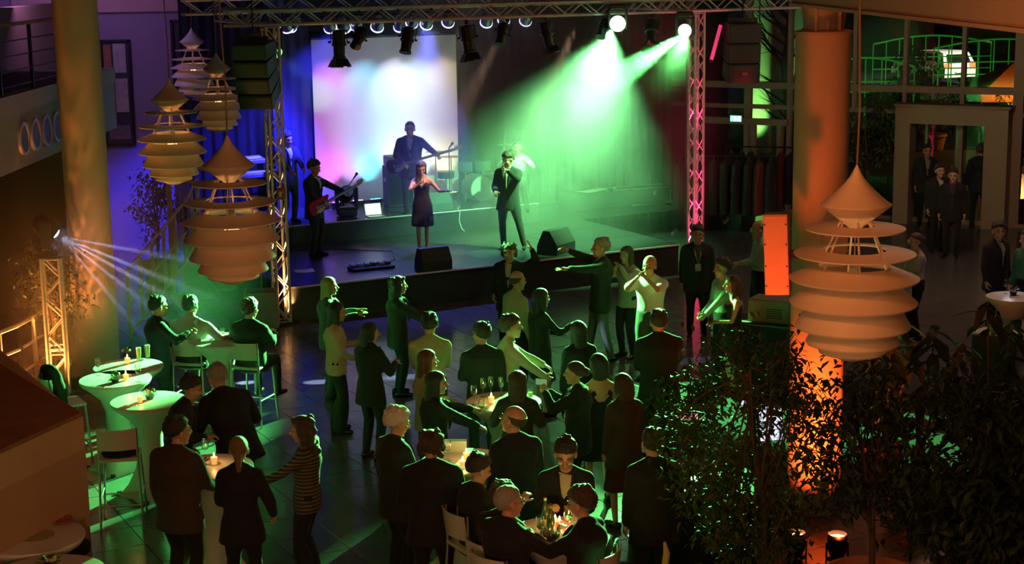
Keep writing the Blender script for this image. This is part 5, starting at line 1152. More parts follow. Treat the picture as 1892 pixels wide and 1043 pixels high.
posy(on(1872, 545), 'dark posy on the white lit right edge table', 12); glassware('wine', on(1858, 543), 'wine glass on the white lit right edge table')
point(on(1862, 530)+Vector((0, 0, .4)), (.8, .85, 1), 3, .03, 'table_glow_light')
# bar chairs
M_seat = mat('chair_plastic', (.62, .62, .56), .4)
def bar_chair(label, px, py, z, rz, s=1., pos=None, group='white bar chairs'):
    if pos is None: q = G(px, py, z); pos = (q.x, q.y, 0)
    t = thing('bar_chair', label, 'chair', pos, math.radians(rz), group)
    obj('seat', MB().box((0, 0, .78), (.42, .42, .035), bev=.012), M_seat, t)
    n = 8; vs = []
    for k in range(n+1):
        x = -.2+.4*k/n; y = -.20-.05*math.cos(PI*(k/n-.5)); vs += [(x, y, .90), (x, y-.03, 1.13)]
    fs = [(2*k, 2*k+2, 2*k+3, 2*k+1) for k in range(n)]; m0 = len(vs); vs += [(x, y-.012, z_) for x, y, z_ in vs]; fs += [tuple(i+m0 for i in reversed(f)) for f in fs]
    fs += [(2*k+1, 2*k+3, 2*k+3+m0, 2*k+1+m0) for k in range(n)]+[(2*k, 2*k+m0, 2*k+2+m0, 2*k+2) for k in range(n)]
    obj('backrest', MB().add(vs, fs), M_seat, t, True)
    for sx in (-1, 1):
        obj('leg', MB().tube([(sx*.20, -.20, 1.13), (sx*.20, -.19, .78), (sx*.225, -.23, 0)], .013), M_alu, t); obj('leg', MB().tube([(sx*.19, .19, .77), (sx*.225, .23, 0)], .013), M_alu, t)
    for y in (-.215, .215): obj('footrest', MB().cyl((-.21, y, .28), (.21, y, .28), .010, n=8), M_alu, t)
    for x in (-.215, .215): obj('footrest', MB().cyl((x, -.21, .36), (x, .21, .36), .010, n=8), M_alu, t)
    return t
c = bar_chair('white bar chair with a black cushion in front of the green lit table', 222, 838, .80, 8)
obj('cushion', MB().sph((0, -.02, .815), (.20, .17, .05)), mat('black_fabric', (.012, .012, .013), .9), c, True)
bar_chair('white bar chair beside the short tower with a black jacket on it', 120, 742, .80, -60)
bar_chair('white bar chair half hidden by the fabric stall', 90, 768, .80, -75)
q = G(118, 742, .8)
t = thing('draped_jacket', 'black jacket hanging over the bar chair beside the short tower', 'jacket', (q.x-.14, q.y+.02, .76))
jb = MB(); chain(jb, [(-.1, .12, .42), (0, 0, .44), (.1, -.12, .42)], [.05, .06, .05]); chain(jb, [(.1, -.12, .40), (.16, -.16, .2), (.18, -.18, .03)], [.06, .065, .05]); chain(jb, [(-.1, .1, .4), (-.12, .12, .2), (-.1, .14, -.05)], [.06, .07, .05]); jb.sph((.0, .0, .2), (.11, .15, .26))
remesh('jacket_cloth', jb, mat('black_fabric', (.012, .012, .013), .9), .02, t, 4, .01)
for inf, lb in ((iA1, 'white bar chair under the pale shirted man'), (iA2, 'white bar chair with open metal back under the dark jacket man')):
    m = inf['M']; pp = m @ Vector((0, .02, 0)); bar_chair(lb, 0, 0, 0, math.degrees(m.to_euler().z), pos=(pp.x, pp.y, 0))
for o in [o for o in C.objects if o.get('category') == 'person' and any(k in o['label'] for k in ('front table', 'looking down right'))]:
    pp = o.location; c_ = bar_chair('brown backed bar chair under the '+{'dark': 'pale collared man', 'man ': 'man behind the grey guest'}.get(o['label'][:4], 'guest')+' '+('' if True else ''), 0, 0, 0, math.degrees(o.rotation_euler.z), pos=(pp.x, pp.y, 0), group='bar chairs round the front table')
    lb = o['label']; c_['label'] = 'bar chair under the '+('pale collared man looking down' if 'looking down' in lb else 'half hidden man at the front table' if 'half hidden' in lb else 'grey haired man at the front table' if 'grey' in lb else 'navy suited man facing the lens' if 'navy' in lb else 'black suited man at the right of the front table')
# dark stool by the lower left table, bench top at the right
q = G(122, 1012, .75); t = thing('stool', 'round black stool behind the lower left tables', 'stool', (q.x, q.y, 0))
obj('seat', MB().lathe([(.17, .68), (.21, .70), (.215, .77), (.17, .80), (0, .805)], 28), mat('black_fabric', (.012, .012, .013), .9), t, True); obj('pole', MB().cyl((0, 0, 0), (0, 0, .69), .03, n=12), M_alu, t); obj('base', MB().lathe([(.2, 0), (.2, .015), (.03, .03), (0, .03)], 24), M_alu, t)
q = G(1838, 612, .75); t = thing('service_counter', 'small counter with a pale top lit white at the right', 'counter', (q.x, q.y, 0), -.35)
obj('countertop', MB().box((0, 0, .74), (.62, .4, .03)), M_white, t); obj('cabinet', MB().box((0, 0, .36), (.58, .36, .72)), mat('counter_dark', (.05, .05, .05), .6), t)
q = G(1222, 1020, 1.0); t = thing('curved_chair', 'yellow curved chair back edge standing beside the ficus', 'chair', (q.x, q.y, 0), .4)
obj('backrest', MB().tube([(0, -.0, .72), (.03, 0, .85), (.05, 0, .98), (.03, 0, 1.08)], [.01, .03, .03, .012], 8), mat('yellow_plastic', (.55, .6, .15), .4), t, True)
obj('seat', MB().lathe([(.2, .70), (.22, .72), (.2, .74), (0, .73)], 24, (-.2, 0, 0)), mat('yellow_plastic', (.55, .6, .15), .4), t, True); obj('leg', MB().cyl((-.2, 0, 0), (-.2, 0, .7), .03), M_alu, t)

# ---- fabric roofed stall at the lower left
a = G(152, 768, 1.95); b = G(-2, 705, 2.3)
z1 = 1.95; Pc = a; A = G(0, 838, z1); B = AY(12, 715, a.y+1.1); B = Vector((B.x, B.y, 2.35))
t = thing('market_stall', 'wooden roofed stall with beige side panels at the lower left', 'stall', (Pc.x-1.0, Pc.y, 0))
o_ = Vector((Pc.x-1.0, Pc.y, 0))
Lf = Vector((A.x, A.y, z1)); dl = (Lf-Pc); Lf2 = Pc+dl*1.6; back = Vector((Pc.x-1.25, Pc.y+1.0, 2.32)); back2 = back+dl*1.6
for k in range(7):
    f0, f1 = k/7+.004, (k+1)/7-.004
    mbx = MB().prism([(Pc+(Lf2-Pc)*f0)-o_, (Pc+(Lf2-Pc)*f1)-o_, (back+(back2-back)*f1)-o_, (back+(back2-back)*f0)-o_], (0, 0, .03)); obj('roof_board', mbx, M_wood, t)
M_stall = mat('stall_beige', (.48, .32, .20), .8, 0, .08, 3)
obj('front_panel', MB().prism([Pc-o_+Vector((0, 0, -.02)), Lf2-o_+Vector((0, 0, -.02)), Vector((Lf2.x, Lf2.y, 1.0))-o_, Vector((Pc.x, Pc.y, 1.0))-o_], (.0, .03, 0)), M_stall, t)
obj('side_panel', MB().prism([Pc-o_+Vector((.0, 0, -.02)), Vector((back.x, back.y, 2.55))-o_, Vector((back.x, back.y, .9))-o_, Vector((Pc.x, Pc.y, .9))-o_], (-.03, 0, 0)), M_stall, t)
obj('valance', MB().prism([Pc-o_+Vector((.01, -.02, 0)), Lf2-o_+Vector((.01, -.02, 0)), Lf2-o_+Vector((.01, -.02, -.30)), Pc-o_+Vector((.01, -.02, -.30))], (0, -.012, 0)), mat('stall_valance', (.56, .40, .26), .8, 0, .05), t)
obj('post', MB().box(Pc-o_+Vector((-.05, .05, -1.0)), (.06, .06, 1.93)), M_wood, t); obj('post', MB().box(Lf2-o_+Vector((.05, .05, -1.0)), (.06, .06, 1.93)), M_wood, t)
obj('post', MB().box(Vector((back.x, back.y, 1.28))-o_, (.06, .06, 2.55)), M_wood, t)

# ---- railings at the left
def railing(label, pts, zt, m, rows=3, cellw=.45, loc=None):
    o0 = Vector(pts[0]); t = thing('railing', label, 'railing', (o0.x, o0.y, 0))
    for p, q in zip(pts[:-1], pts[1:]):
        p, q = Vector(p)-Vector((o0.x, o0.y, 0)), Vector(q)-Vector((o0.x, o0.y, 0)); L = (q-p).length; n = max(1, round(L/cellw))
        for r in range(rows+1):
            f = r/rows; a_, b_ = p+Vector((0, 0, zt*f+.02)), q+Vector((0, 0, zt*f+.02)); obj('rail', MB().cyl(a_, b_, .030 if r in (0, rows) else .022, n=6), m, t)
        for k in range(n+1):
            c_ = p.lerp(q, k/n); obj('post', MB().box(c_+Vector((0, 0, zt/2)), (.055, .055, zt)), m, t)
    return t
r0 = G(-30, 770); r1 = G(45, 735); r2 = G(95, 700)
railing('white gridded railing lit orange beside the short tower', [(r0.x, r0.y, 0), (r1.x, r1.y, 0), (r2.x, r2.y, 0)], 1.02, M_white, 3, .5)
s0_ = G(242, 620); s1_ = G(362, 560)
railing('white stair railing climbing behind the left column', [(s0_.x, s0_.y, .0), (s1_.x-.1, s1_.y, .75), (s1_.x-.1, s1_.y+1.2, 1.0)], 1.05, mat('rail_grey', (.42, .42, .40), .5), 2, .5)
t = thing('door_frame_panel', 'pale upright frame standing above the stair railing', 'frame', (s1_.x-.5, s1_.y+.6, 0))
obj('upright', MB().box((0, 0, 1.3), (.09, .06, 2.6)), M_plaster, t); obj('crossbar', MB().box((.42, .0, 2.4), (.95, .06, .07), rot=(0, .28, 0)), M_plaster, t); obj('crossbar', MB().box((.42, .0, 2.1), (.9, .05, .05), rot=(0, .1, 0)), M_plaster, t)
# staircase steps
t = thing('staircase', 'dark stair flight behind the pale stair railing', 'stairs', (s0_.x, s0_.y+.4, 0))
for k in range(6): obj('step', MB().box((.3+k*.3, .9+k*.12, .08+k*.155), (.34, 1.5, .05), rot=(0, 0, .35)), mat('stair_grey', (.03, .03, .03), .7), t)
q = G(482, 625)
t = thing('planter_box', 'square grey planter behind the seated dark jacket man', 'planter', (q.x-.1, q.y+.9, 0), .1)
obj('planter_body', MB().box((0, 0, .3), (.55, .45, .6), bev=.01), mat('planter_grey', (.30, .30, .28), .7), t); obj('soil', MB().box((0, 0, .58), (.5, .4, .06)), M_soil, t); obj('stem', MB().tube([(0, 0, .6), (.02, 0, 1.2), (0, 0, 1.9)], .015, 6), M_bark, t)

# ---- orange lit box on the column, mixing desk, screens at the bar
q = AY(1440, 468, 15.9)
t = thing('column_loudspeaker', 'tall orange lit metal box mounted beside the right column', 'loudspeaker', (q.x, q.y, q.z-.42), .28); t.rotation_euler = (0.0, -.045, -.32)
obj('housing', MB().box((0, 0, .41), (.24, .18, .80), bev=.006), mat('box_enamel', (.75, .42, .30), .45), t); obj('top_lid', MB().box((0, 0, .815), (.245, .185, .012)), M_frame, t)
for z in (.1, .3, .52, .72):
    for x in (-.105, .105): obj('screw', MB().cyl((x, -.09, z), (x, -.096, z), .008, n=8), M_black, t)
obj('wall_bracket', MB().box((.16, .05, .4), (.1, .06, .08)), M_black, t)
dir_ = Vector((q.x, q.y, 0)); spot(q+Vector((-.25, -1.0, -1.6)), q, REDOR, 260, 34, .8, .06, 'column_uplight')
t = copy_tree(t, AY(1540, 505, CRY-.36)+Vector((0, 0, -.3)), label='second orange lit metal box on the column, half hidden by the large lamp'); t.rotation_euler = (0, 0, .1)
q = G(1428, 590, .95)
t = thing('mixing_table', 'long black draped table left of the right column', 'table', (q.x, q.y, 0), -.5); obj('tabletop', MB().box((0, 0, .90), (1.5, .7, .04)), M_black, t); obj('cloth_skirt', MB().box((0, -.345, .45), (1.5, .012, .9)).box((-.745, 0, .45), (.012, .68, .9)), M_curtain, t)
t2_ = thing('amplifier_rack', 'grey equipment box standing on the black draped table', 'case', (q.x+.02, q.y+.05, .921), -.5); obj('housing', MB().box((0, 0, .16), (.62, .42, .32), bev=.01), mat('rack_beige', (.25, .22, .17), .6), t2_)
for k in range(5): obj('vent_slot', MB().box((.08, -.213, .08+k*.03), (.22, .006, .01)), M_black, t2_)
t3_ = thing('paper_sheet', 'orange lit sheet of paper beside the equipment box', 'paper', (q.x-.42, q.y+.0, .9215), .3); obj('sheet', MB().box((0, 0, .002), (.2, .15, .003)), M_white, t3_)
def screen(label, px, py, Y, w_, h_, rz, tilt, col, es, kind='monitor'):
    q = AY(px, py, Y); t = thing(kind, label, 'screen', q, rz)
    obj('housing', MB().box((0, .015, 0), (w_+.03, .03, h_+.03), rot=(tilt, 0, 0), bev=.006), M_blackp, t)
    m = mat('display_'+label[:8], (.5, .5, .5), .3, 0, .5, 9, emit=col, estr=es)
    nt = m.node_tree; b = nt.nodes['Principled BSDF']; vo = nt.nodes.new('ShaderNodeTexVoronoi'); vo.inputs['Scale'].default_value = 22; tc = nt.nodes.new('ShaderNodeTexCoord'); cr = nt.nodes.new('ShaderNodeValToRGB')
    cr.color_ramp.elements[0].color = (*[x*.15 for x in col], 1); cr.color_ramp.elements[1].color = (*col, 1); cr.color_ramp.elements[0].position = .25; cr.color_ramp.elements[1].position = .45
    nt.links.new(tc.outputs['Object'], vo.inputs[0]); nt.links.new(vo.outputs['Color'], cr.inputs[0]); nt.links.new(cr.outputs[0], b.inputs['Emission Color'])
    obj('display', MB().box((0, -.002, 0), (w_, .006, h_), rot=(tilt, 0, 0)), m, t)
    zz = .83-q.z; obj('stand', MB().cyl((0, .04, zz), (0, .04, 0), .02, n=8), M_black, t); obj('stand_foot', MB().box((0, .04, zz+.005), (.2, .16, .015)), M_black, t); return t
screen('bright monitor with pictures behind the ficus leaves', 1424, 783, 15.2, .24, .33, .25, -.25, (.75, .75, 1), 1.3)
screen('smaller bluish monitor above the picture monitor', 1394, 746, 15.6, .26, .05, -.15, -.3, (.55, .55, 1), 1.4)
screen('small pink glowing display at the left of the ficus', 1273, 771, 15.0, .17, .08, -.2, -.7, (1, .35, .45), 1.0)
q = G(1350, 830, .9); t = thing('control_desk', 'black control desk carrying the glowing monitors', 'desk', (1.88, 15.35, 0), -.03); obj('desktop', MB().box((0, 0, .80), (1.24, .8, .04)), M_black, t); obj('desk_front', MB().box((0, -.38, .4), (1.2, .02, .8)), M_curtain, t); obj('desk_side', MB().box((-.6, 0, .4), (.02, .76, .8)), M_curtain, t)
# ================================================================ PLANTS
def leaf_shape(L, W, droop=.2, n=4):
    vs = [];
    for k in range(n+1):
        f = k/n; w_ = W/2*math.sin(PI*min(1, f*.92+.06))**.8; y = L*f; z = -droop*L*f*f
        vs += [Vector((-w_, y, z+w_*.25)), Vector((0, y, z)), Vector((w_, y, z+w_*.25))]
    fs = [q for k in range(n) for q in ((3*k, 3*k+1, 3*k+4, 3*k+3), (3*k+1, 3*k+2, 3*k+5, 3*k+4))]
    return vs, fs
def add_leaf(mb, p, d, L, W, droop, rr, n=2):
    d = Vector(d).normalized(); x = d.cross(Vector((0, 0, 1))); x = x.normalized() if x.length > .05 else Vector((1, 0, 0)); x = Matrix.Rotation(rr.uniform(-.7, .7), 3, d) @ x; z = x.cross(d)
    vs, fs = leaf_shape(L, W, droop, n); mb.add([p+x*v.x+d*v.y+z*v.z for v in vs], fs)
def pot(t, r, h, m=M_terra):
    obj('pot', MB().lathe([(r*.72, 0), (r*.92, h*.82), (r, h*.83), (r, h), (r*.93, h), (r*.90, h*.88), (0, h*.87)], 48), m, t, True)
    obj('soil', MB().lathe([(0, h*.90), (r*.91, h*.895)], 32), M_soil, t)
def ficus(label, base, rpot, hpot, Ht, crown_r, nleaf, seed, zlow=.9, lm=M_leaf, name='ficus_tree', cx=0., cy_=0., potm=M_terra, LL=.085, squash=1., nbr=26):
    rr = random.Random(seed); t = thing(name, label, 'plant', base)
    if rpot: pot(t, rpot, hpot, potm)
    z0 = hpot*.88
    tr = MB(); ends = []; top = Vector((cx, cy_, Ht*.9))
    tp = [Vector((rr.uniform(-.02, .02), rr.uniform(-.02, .02), z0)), Vector((cx*.3+.04, cy_*.3, z0+(Ht-z0)*.35)), Vector((cx*.7-.03, cy_*.7, z0+(Ht-z0)*.65)), top]
    tr.tube(tp, [.032, .026, .018, .008], 8); obj('trunk', tr, M_bark, t, True); bb = MB()
    for k in range(nbr):
        f = rr.uniform(.12, 1); i = min(2, int(f*3)); s_ = tp[i].lerp(tp[i+1], f*3-i); a = rr.uniform(0, 2*PI); z = zlow+(Ht-zlow)*rr.random()
        zz = (z-zlow)/(Ht-zlow); R = crown_r*math.sqrt(max(.05, 1-(2*zz-1)**2*.8))*rr.uniform(.6, 1.0)
        e = Vector((cx+R*math.cos(a), cy_+R*math.sin(a)*squash, z)); m_ = s_.lerp(e, .5)+Vector((0, 0, .08)); bb.tube([s_, m_, e], [.010, .007, .003], 5); ends += [(m_, e)]
    o = obj('branches', bb, M_bark, t, True)
    mb = MB(); per = max(1, nleaf//len(ends))
    for m_, e in ends:
        for k in range(per):
            f = rr.random()**.6; p = m_.lerp(e, f)+Vector((rr.gauss(0, .075), rr.gauss(0, .075), rr.gauss(-.03, .08)))*1.25; a = rr.uniform(0, 2*PI)
            add_leaf(mb, p, (math.cos(a), math.sin(a), rr.uniform(-.9, .1)), LL*rr.uniform(.7, 1.25), LL*.42, .3, rr)
    o = obj('foliage', mb, lm, t); o['kind'] = 'stuff'; return t
def bigleaf(label, base, rpot, hpot, spec, seed, lm=M_leaf2, name='rubber_plant', potm=M_terra):      # countable large leaves
    rr = random.Random(seed); t = thing(name, label, 'plant', base)
    if rpot: pot(t, rpot, hpot, potm)
    me = MB().add(*leaf_shape(1, .32, .22, 5)).mesh('large_leaf', lm, True)
    for (x, y, z, nl, L) in spec:
        tip = Vector((x, y, z)); st_ = [Vector((x*.1, y*.1, hpot*.88)), Vector((x*.55, y*.55, (z+hpot)*.5)), tip]
        obj('stem', MB().tube(st_, [.02, .014, .008], 7), M_bark, t, True)
        for k in range(nl):
            f = 1-k/nl*.5; p = st_[1].lerp(tip, max(0, f*1.0)); a = k*2.4+rr.uniform(-.3, .3)
            o = link('large_leaf', me, t, p, (rr.uniform(-.7, -.05), rr.uniform(-.3, .3), a)); s_ = L*rr.uniform(.75, 1.15); o.scale = (s_, s_, s_)
    return t
bs = G(1410, 1090, .55); ficus('bushy ficus tree in a terracotta pot left of the orange lit column', (bs.x, bs.y, 0), .42, .52, 2.75, .80, 3600, 11, .75, cx=-.10, cy_=.25, nbr=60)
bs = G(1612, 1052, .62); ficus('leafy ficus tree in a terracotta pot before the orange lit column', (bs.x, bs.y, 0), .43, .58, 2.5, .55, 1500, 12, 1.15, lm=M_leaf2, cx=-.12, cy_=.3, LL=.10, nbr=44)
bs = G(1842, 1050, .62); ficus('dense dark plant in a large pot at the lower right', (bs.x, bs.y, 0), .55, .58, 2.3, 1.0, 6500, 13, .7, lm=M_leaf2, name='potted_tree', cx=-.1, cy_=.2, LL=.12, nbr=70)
bs = G(1275, 900, .3); ficus('low green shrub with leaves lit bright green beside the standing guest', (bs.x, bs.y, 0), .25, .4, 1.65, .42, 900, 14, .8, name='potted_shrub', cx=0, cy_=0, LL=.10, nbr=20)
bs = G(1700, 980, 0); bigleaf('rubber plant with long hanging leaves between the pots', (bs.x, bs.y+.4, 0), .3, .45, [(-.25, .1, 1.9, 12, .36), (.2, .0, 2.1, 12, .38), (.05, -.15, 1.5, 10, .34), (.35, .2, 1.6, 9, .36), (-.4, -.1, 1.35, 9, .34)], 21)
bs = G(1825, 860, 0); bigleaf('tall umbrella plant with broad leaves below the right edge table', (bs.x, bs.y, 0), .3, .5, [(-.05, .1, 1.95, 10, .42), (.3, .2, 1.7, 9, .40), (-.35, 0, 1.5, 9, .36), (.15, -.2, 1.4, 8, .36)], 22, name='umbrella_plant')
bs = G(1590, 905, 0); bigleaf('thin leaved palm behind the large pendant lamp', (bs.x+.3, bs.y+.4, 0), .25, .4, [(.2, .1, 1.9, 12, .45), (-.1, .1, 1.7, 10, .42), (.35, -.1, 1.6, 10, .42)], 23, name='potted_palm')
bs = G(45, 760, 0); ficus('small climbing plant behind the orange lit railing', (bs.x+.1, bs.y+1.2, 0), .25, .4, 2.1, .5, 1100, 15, .6, name='potted_shrub', LL=.09, nbr=22)
bs = G(140, 690, 0); ficus('thin plant between the short tower and the left column', (bs.x-.4, bs.y+.3, 0), .2, .35, 2.0, .35, 500, 16, .8, name='potted_shrub', LL=.09, nbr=16)
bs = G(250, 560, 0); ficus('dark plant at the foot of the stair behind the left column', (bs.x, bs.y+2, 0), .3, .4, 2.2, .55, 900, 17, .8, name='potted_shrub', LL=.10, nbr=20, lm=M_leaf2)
bs = G(1885, 400, 0); ficus('slender tree beside the entrance at the right edge', (bs.x, bs.y-.6, 0), .3, .45, 2.9, .65, 900, 18, 1.0, name='potted_tree', LL=.10, nbr=26)
bs = G(1605, 420, 0); ficus('dim indoor tree behind the right column', (bs.x, bs.y+.5, 0), .3, .45, 3.0, .7, 900, 19, 1.2, name='potted_tree', LL=.16, nbr=24)
# coat racks with coats behind the right tower
def coat_rack(label, base, rz, n, seed, W=1.9, where='behind the right truss tower'):
    rr = random.Random(seed); t = thing('coat_rack', label, 'rack', base, rz)
    for x in (-W/2, W/2): obj('upright', MB().cyl((x, 0, 0), (x, 0, 1.7), .02, n=8), M_black, t); obj('foot', MB().box((x, 0, .02), (.05, .6, .03)), M_alu, t)
    obj('rail', MB().cyl((-W/2, 0, 1.7), (W/2, 0, 1.7), .018, n=8), M_black, t)
    for k in range(n):
        x = -W/2+.12+(W-.24)*k/(n-1); cc = rr.choice([(.015, .015, .017), (.02, .02, .03), (.03, .02, .02), (.16, .015, .025) if k == n-2 else (.02, .02, .02)])
        c_ = thing('coat', 'x', 'coat', Vector(base)+Matrix.Rotation(rz, 3, 'Z') @ Vector((x, 0, 0)), rz+PI/2+rr.uniform(-.15, .15), 'coats on the rack behind the right tower')
        c_['label'] = ('dark' if cc[0] < .1 else 'red')+' coat %s from the left on the rack ' % ords[k]+where
        obj('hanger', MB().tube([(-.2, 0, 1.55), (0, 0, 1.64), (.2, 0, 1.55)], .008, 6).tube([(0, 0, 1.64), (.0, 0, 1.70), (.02, 0, 1.725)], .004, 5), M_alu, c_)
        m = MB(); vs = []
        for i, (z, w_, d_) in enumerate(((.45, .34, .12), (.9, .31, .12), (1.3, .28, .11), (1.5, .25, .09), (1.56, .18, .06), (1.60, .05, .03))):
            for j in range(14): a = 2*PI*j/14; vs.append(Vector((w_*math.cos(a), d_*math.sin(a)*(1+.3*math.sin(3*a+k)), z)))
        L6 = 6; fs = [(i*14+j, i*14+(j+1) % 14, (i+1)*14+(j+1) % 14, (i+1)*14+j) for i in range(5) for j in range(14)]+[tuple(range(13, -1, -1)), tuple(70+j for j in range(14))]
        obj('coat_body', m.add(vs, fs), cl(cc), c_, True)
        for s_ in (-1, 1): obj('sleeve', MB().tube([(s_*.2, 0, 1.52), (s_*.27, 0, 1.2), (s_*.27, .02, .95)], [.06, .055, .05], 8), cl(cc), c_, True)
    return t
q = G(1345, 440, 0); coat_rack('long coat rack full of dark coats behind the right tower', (q.x, q.y+.6, 0), -.25, 9, 3, 2.2)
q = G(1420, 425, 0); coat_rack('second coat rack full of dark coats left of the right column', (q.x, q.y+1.2, 0), -.3, 7, 5, 1.6, 'beside the right column')

# ================================================================ OUTSIDE THE GLASS
struct('ground', MB().box((14, 95, -.12), (120, 110, .1)), mat('asphalt', (.035, .035, .037), .6, 0, .3, .6))
for k, (px, wd) in enumerate(((1403, .34), (1434, .30), (1474, .3))):
    q = AY(px, 250, 46+k*1.2); t = thing('outdoor_column', ('wide pale outdoor column lit green from below', 'slim pale outdoor column lit green behind the bare tree', 'outdoor column half hidden by the right column')[k], 'column', (q.x, q.y, 0)); t['kind'] = 'thing'
    obj('shaft', MB().lathe([(wd, 0), (wd, 8)], 32), mat('outdoor_plaster', (.6, .6, .55), .8), t, True); obj('plinth', MB().box((0, 0, .1), (wd*2.4, wd*2.4, .2)), M_frame, t)
    spot((q.x-.5, q.y-1.2, .1), (q.x, q.y, 4.2), (.35, 1, .18), 900, 62, .7, .08, 'outdoor_green_light')
rr = random.Random(4); q = AY(1457, 300, 43.5); t = thing('bare_tree', 'leafless dark tree standing outside in front of the green columns', 'tree', (q.x, q.y, 0))
tp = [Vector((0, 0, 0)), Vector((.05, 0, 1.5)), Vector((-.1, 0, 3)), Vector((.0, 0, 4.6)), Vector((.1, 0, 7))]; obj('trunk', MB().tube(tp, [.2, .17, .14, .1, .04], 10), M_bark, t, True)
bb = MB()
for k in range(46):
    f = rr.uniform(.9, 4); i = int(min(3, f)); s_ = tp[i].lerp(tp[i+1], f-i); a = rr.uniform(0, 2*PI); L = rr.uniform(.7, 1.8); e = s_+Vector((math.cos(a)*L, math.sin(a)*L*.6, rr.uniform(.3, 1.2)*L)); m_ = s_.lerp(e, .5)+Vector((0, 0, -.08)); bb.tube([s_, m_, e], [.045, .03, .008], 5)
    for j in range(3): a2 = a+rr.uniform(-1, 1); e2 = m_.lerp(e, rr.random())+Vector((math.cos(a2), math.sin(a2)*.5, rr.uniform(-.3, .9)))*L*.4; bb.tube([m_, e2], [.012, .004], 4)
obj('branches', bb, M_bark, t)
# white car
q = G(1722, 152, 0); t = thing('car', 'white hatchback car with a lit red tail lamp parked outside', 'car', (q.x, q.y, 0), 1.95)
side_ = [(-2.1, .35), (-2.12, .75), (-2.0, 1.0), (-1.75, 1.45), (-1.4, 1.55), (.2, 1.52), (.95, 1.05), (1.8, .92), (2.05, .7), (2.1, .35)]
vs = []; n = len(side_)
for y, k in ((-.86, .0), (-.80, 1), (.80, 1), (.86, 0)):
    for x, z in side_: vs.append(Vector((x*(.97 if k else 1) if z < 1.1 else x, y*(1 if z < 1.05 else .84), z)))
fs = [(r*n+j, r*n+j+1, (r+1)*n+j+1, (r+1)*n+j) for r in range(3) for j in range(n-1)]+[tuple(range(n-1, -1, -1)), tuple(3*n+j for j in range(n))]+[(r*n, (r+1)*n, (r+1)*n+n-1, r*n+n-1) for r in range(3)]
obj('car_body', MB().add(vs, fs), mat('car_white', (.75, .73, .68), .25), t)
for sy in (-1, 1): obj('side_window', MB().prism([(-1.55, sy*.775, 1.08), (-1.35, sy*.735, 1.42), (.1, sy*.735, 1.42), (.75, sy*.775, 1.08)], (0, sy*.012, 0)), mat('car_glass', (.01, .01, .012), .05), t)
obj('rear_window', MB().prism([(-2.0, -.62, 1.05), (-2.0, .62, 1.05), (-1.80, .58, 1.4), (-1.80, -.58, 1.4)], (-.02, 0, 0)), mat('car_glass', (.01, .01, .012), .05), t)
for sy in (-1, 1): obj('tail_lamp', MB().box((-2.07, sy*.7, .9), (.12, .28, .2), bev=.02), mat('tail_red', (.8, .03, .01), .3, emit=(1, .10, .03), estr=5), t)
for sx in (-1.3, 1.3):
    for sy in (-1, 1): w_ = obj('wheel', MB().cyl((sx, sy*.68, .32), (sx, sy*.88, .32), .33, n=24), M_blackp, t, True); obj('hubcap', MB().cyl((sx, sy*.88, .32), (sx, sy*.895, .32), .2, n=20), M_alu, w_, True)
obj('licence_plate', MB().box((-2.13, 0, .62), (.02, .5, .11)), M_white, t)
spot((q.x+3, q.y-9, 6), (q.x, q.y, .8), (1, .92, .8), 9000, 30, .6, .2, 'car_fill_light')  # added white lamp without a fixture, brightens the car
# green lit wire frames outside, put in to stand for green reflections
def reflection_frame(label, px, py, Y, W, Hh, n, rz=0.):
    q = AY(px, py, Y); t = thing('reflection_frame', label, 'reflection_frame', (q.x, q.y, 0), rz); m = mat('reflection_green', (.35, .6, .3), .5)
    for k in range(n+1):
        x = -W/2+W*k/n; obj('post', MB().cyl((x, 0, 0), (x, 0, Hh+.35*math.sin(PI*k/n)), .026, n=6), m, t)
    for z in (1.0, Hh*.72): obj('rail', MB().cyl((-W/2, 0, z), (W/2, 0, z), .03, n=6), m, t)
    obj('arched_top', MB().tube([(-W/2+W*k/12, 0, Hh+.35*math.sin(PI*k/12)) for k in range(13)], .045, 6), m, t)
    spot((q.x-1, q.y-3.5, .3), (q.x, q.y, Hh*.6), (.12, 1, .10), 190, 110, .6, .1, 'outdoor_green_light'); return t
reflection_frame('green lit arched wire frame standing for reflections, left of the white car', 1600, 100, 60, 3.6, 1.9, 6)
reflection_frame('green lit arched wire frame standing for reflections, behind the white car', 1722, 100, 72, 5.2, 2.1, 9)
reflection_frame('green lit arched wire frame standing for reflections, above the orange tent', 1850, 100, 68, 5.6, 2.1, 9)
q = AY(1875, 140, 52); t = thing('market_tent', 'orange lit tent canopy outside at the right edge', 'tent', (q.x, q.y, 0))
zt = q.z; obj('canopy', MB().add([(-1.5, -1.5, zt-.45), (1.5, -1.5, zt-.45), (1.5, 1.5, zt-.45), (-1.5, 1.5, zt-.45), (0, 0, zt+.45), (-1.5, -1.5, zt-.7), (1.5, -1.5, zt-.7), (1.5, 1.5, zt-.7), (-1.5, 1.5, zt-.7)], [(0, 1, 4), (1, 2, 4), (2, 3, 4), (3, 0, 4), (0, 5, 6, 1), (1, 6, 7, 2), (2, 7, 8, 3), (3, 8, 5, 0)]), mat('tent_orange', (.8, .25, .05), .8), t)
for x in (-1.45, 1.45):
    for y in (-1.45, 1.45): obj('pole', MB().cyl((x, y, 0), (x, y, zt-.5), .03, n=8), M_alu, t)
point((q.x-.5, q.y-2.6, zt-.2), (1, .4, .1), 130, .1, 'tent_light')
for k in range(7):
    px = 1585+k*48; q = AY(px, 150, 50+(k % 3)*5); ficus(('low hedge bush outside, %s from the column' % ords[k]), (q.x, q.y, 0), .4, .5, 1.7, .9, 420, 40+k, .5, name='outdoor_bush', LL=.16, nbr=14)
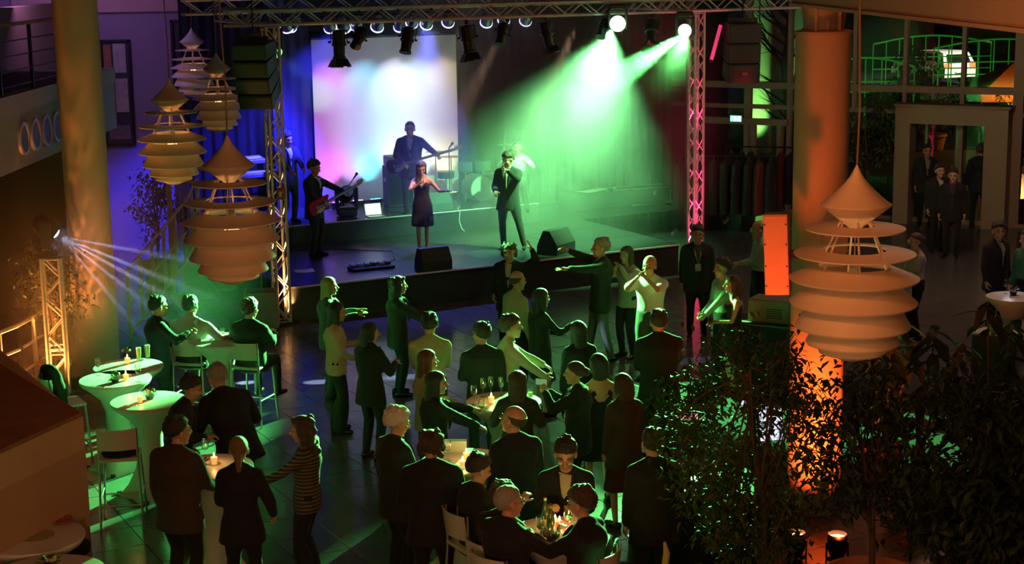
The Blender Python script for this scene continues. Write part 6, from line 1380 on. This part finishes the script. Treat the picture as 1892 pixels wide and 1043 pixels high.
q = AY(1688, 130, 68); ficus('tall dark bush hiding the front half of the white car', (q.x, q.y, 0), .4, .5, 2.3, 1.1, 900, 60, .3, name='outdoor_bush', LL=.2, nbr=24)
# neighbouring building outside, dark
t = thing('building', 'dark building across the street behind the car', 'building', (22, 100, 0)); obj('wall', MB().box((0, 0, 6), (60, 1, 12)), mat('far_wall', (.20, .19, .18), .9, 0, .2, .4), t)
for k in range(9):
    w_ = obj('window', MB().box((-24+k*6, -.55, 7), (2.6, .12, 1.8)), M_frame, t); obj('pane', MB().box((-24+k*6, -.62, 7), (2.3, .03, 1.5)), mat('far_glass', (.02, .02, .025), .1), w_)
flush()
# small emissive table lamps etc. end here
# ================================================================ HAZE
def haze(name, x0, x1, y0, y1, z0, z1, base, cloud, label, bank=None):
    o = obj(name, MB().box(((x0+x1)/2, (y0+y1)/2, (z0+z1)/2), (x1-x0, y1-y0, z1-z0)), None); o['kind'] = 'stuff'; o['label'] = label; o['category'] = 'haze'
    m = bpy.data.materials.new(name); m.use_nodes = True; N = m.node_tree.nodes; L = m.node_tree.links; N.remove(N['Principled BSDF'])
    v = N.new('ShaderNodeVolumeScatter'); v.inputs['Anisotropy'].default_value = .15; v.inputs['Color'].default_value = (1, 1, 1, 1)
    tc = N.new('ShaderNodeNewGeometry'); nz = N.new('ShaderNodeTexNoise'); nz.inputs['Scale'].default_value = .75; nz.inputs['Detail'].default_value = 2; nz.inputs['Distortion'].default_value = .6
    L.new(tc.outputs['Position'], nz.inputs['Vector'])
    mr = N.new('ShaderNodeMapRange'); mr.inputs[1].default_value = .38; mr.inputs[2].default_value = .68; mr.inputs[3].default_value = base; mr.inputs[4].default_value = cloud
    L.new(nz.outputs[0], mr.inputs[0]); src = mr.outputs[0]
    acc = None
    for c, r, k in bank:                               # banks of smoke: (centre, radius, strength)
        sb = N.new('ShaderNodeVectorMath'); sb.operation = 'DISTANCE'; sb.inputs[1].default_value = c; L.new(tc.outputs['Position'], sb.inputs[0])
        m2 = N.new('ShaderNodeMapRange'); m2.interpolation_type = 'SMOOTHSTEP'; m2.inputs[1].default_value = 0; m2.inputs[2].default_value = r; m2.inputs[3].default_value = k; m2.inputs[4].default_value = 0
        L.new(sb.outputs['Value'], m2.inputs[0])
        if acc is None: acc = m2.outputs[0]
        else: ad = N.new('ShaderNodeMath'); L.new(acc, ad.inputs[0]); L.new(m2.outputs[0], ad.inputs[1]); acc = ad.outputs[0]
    mm = N.new('ShaderNodeMath'); mm.operation = 'MULTIPLY'; L.new(src, mm.inputs[0]); L.new(acc, mm.inputs[1]); src = mm.outputs[0]
    L.new(src, v.inputs['Density']); L.new(v.outputs[0], N['Material Output'].inputs['Volume']); o.data.materials.append(m); return o
haze('stage_haze', -5.2, 8.6, 26.2, 38.4, .02, 6.2, .012, .05, 'green and blue lit smoke drifting over the stage',
     [(tuple(S(6.2, 2.8, 3.0)), 4.4, 8.0), (tuple(S(6.4, 1.2, 4.0)), 2.3, 1.6), (tuple(S(4.0, 3.0, 1.6)), 3.6, .8), (tuple(S(.6, 3.6, 3.6)), 2.8, 1.6)])
haze('hall_haze', -7.6, -1.6, 19.2, 26.1, .3, 3.9, .012, .035, 'thin haze around the rays of the left moving head', [(tuple(BO+md*.8), 2.3, 5)])
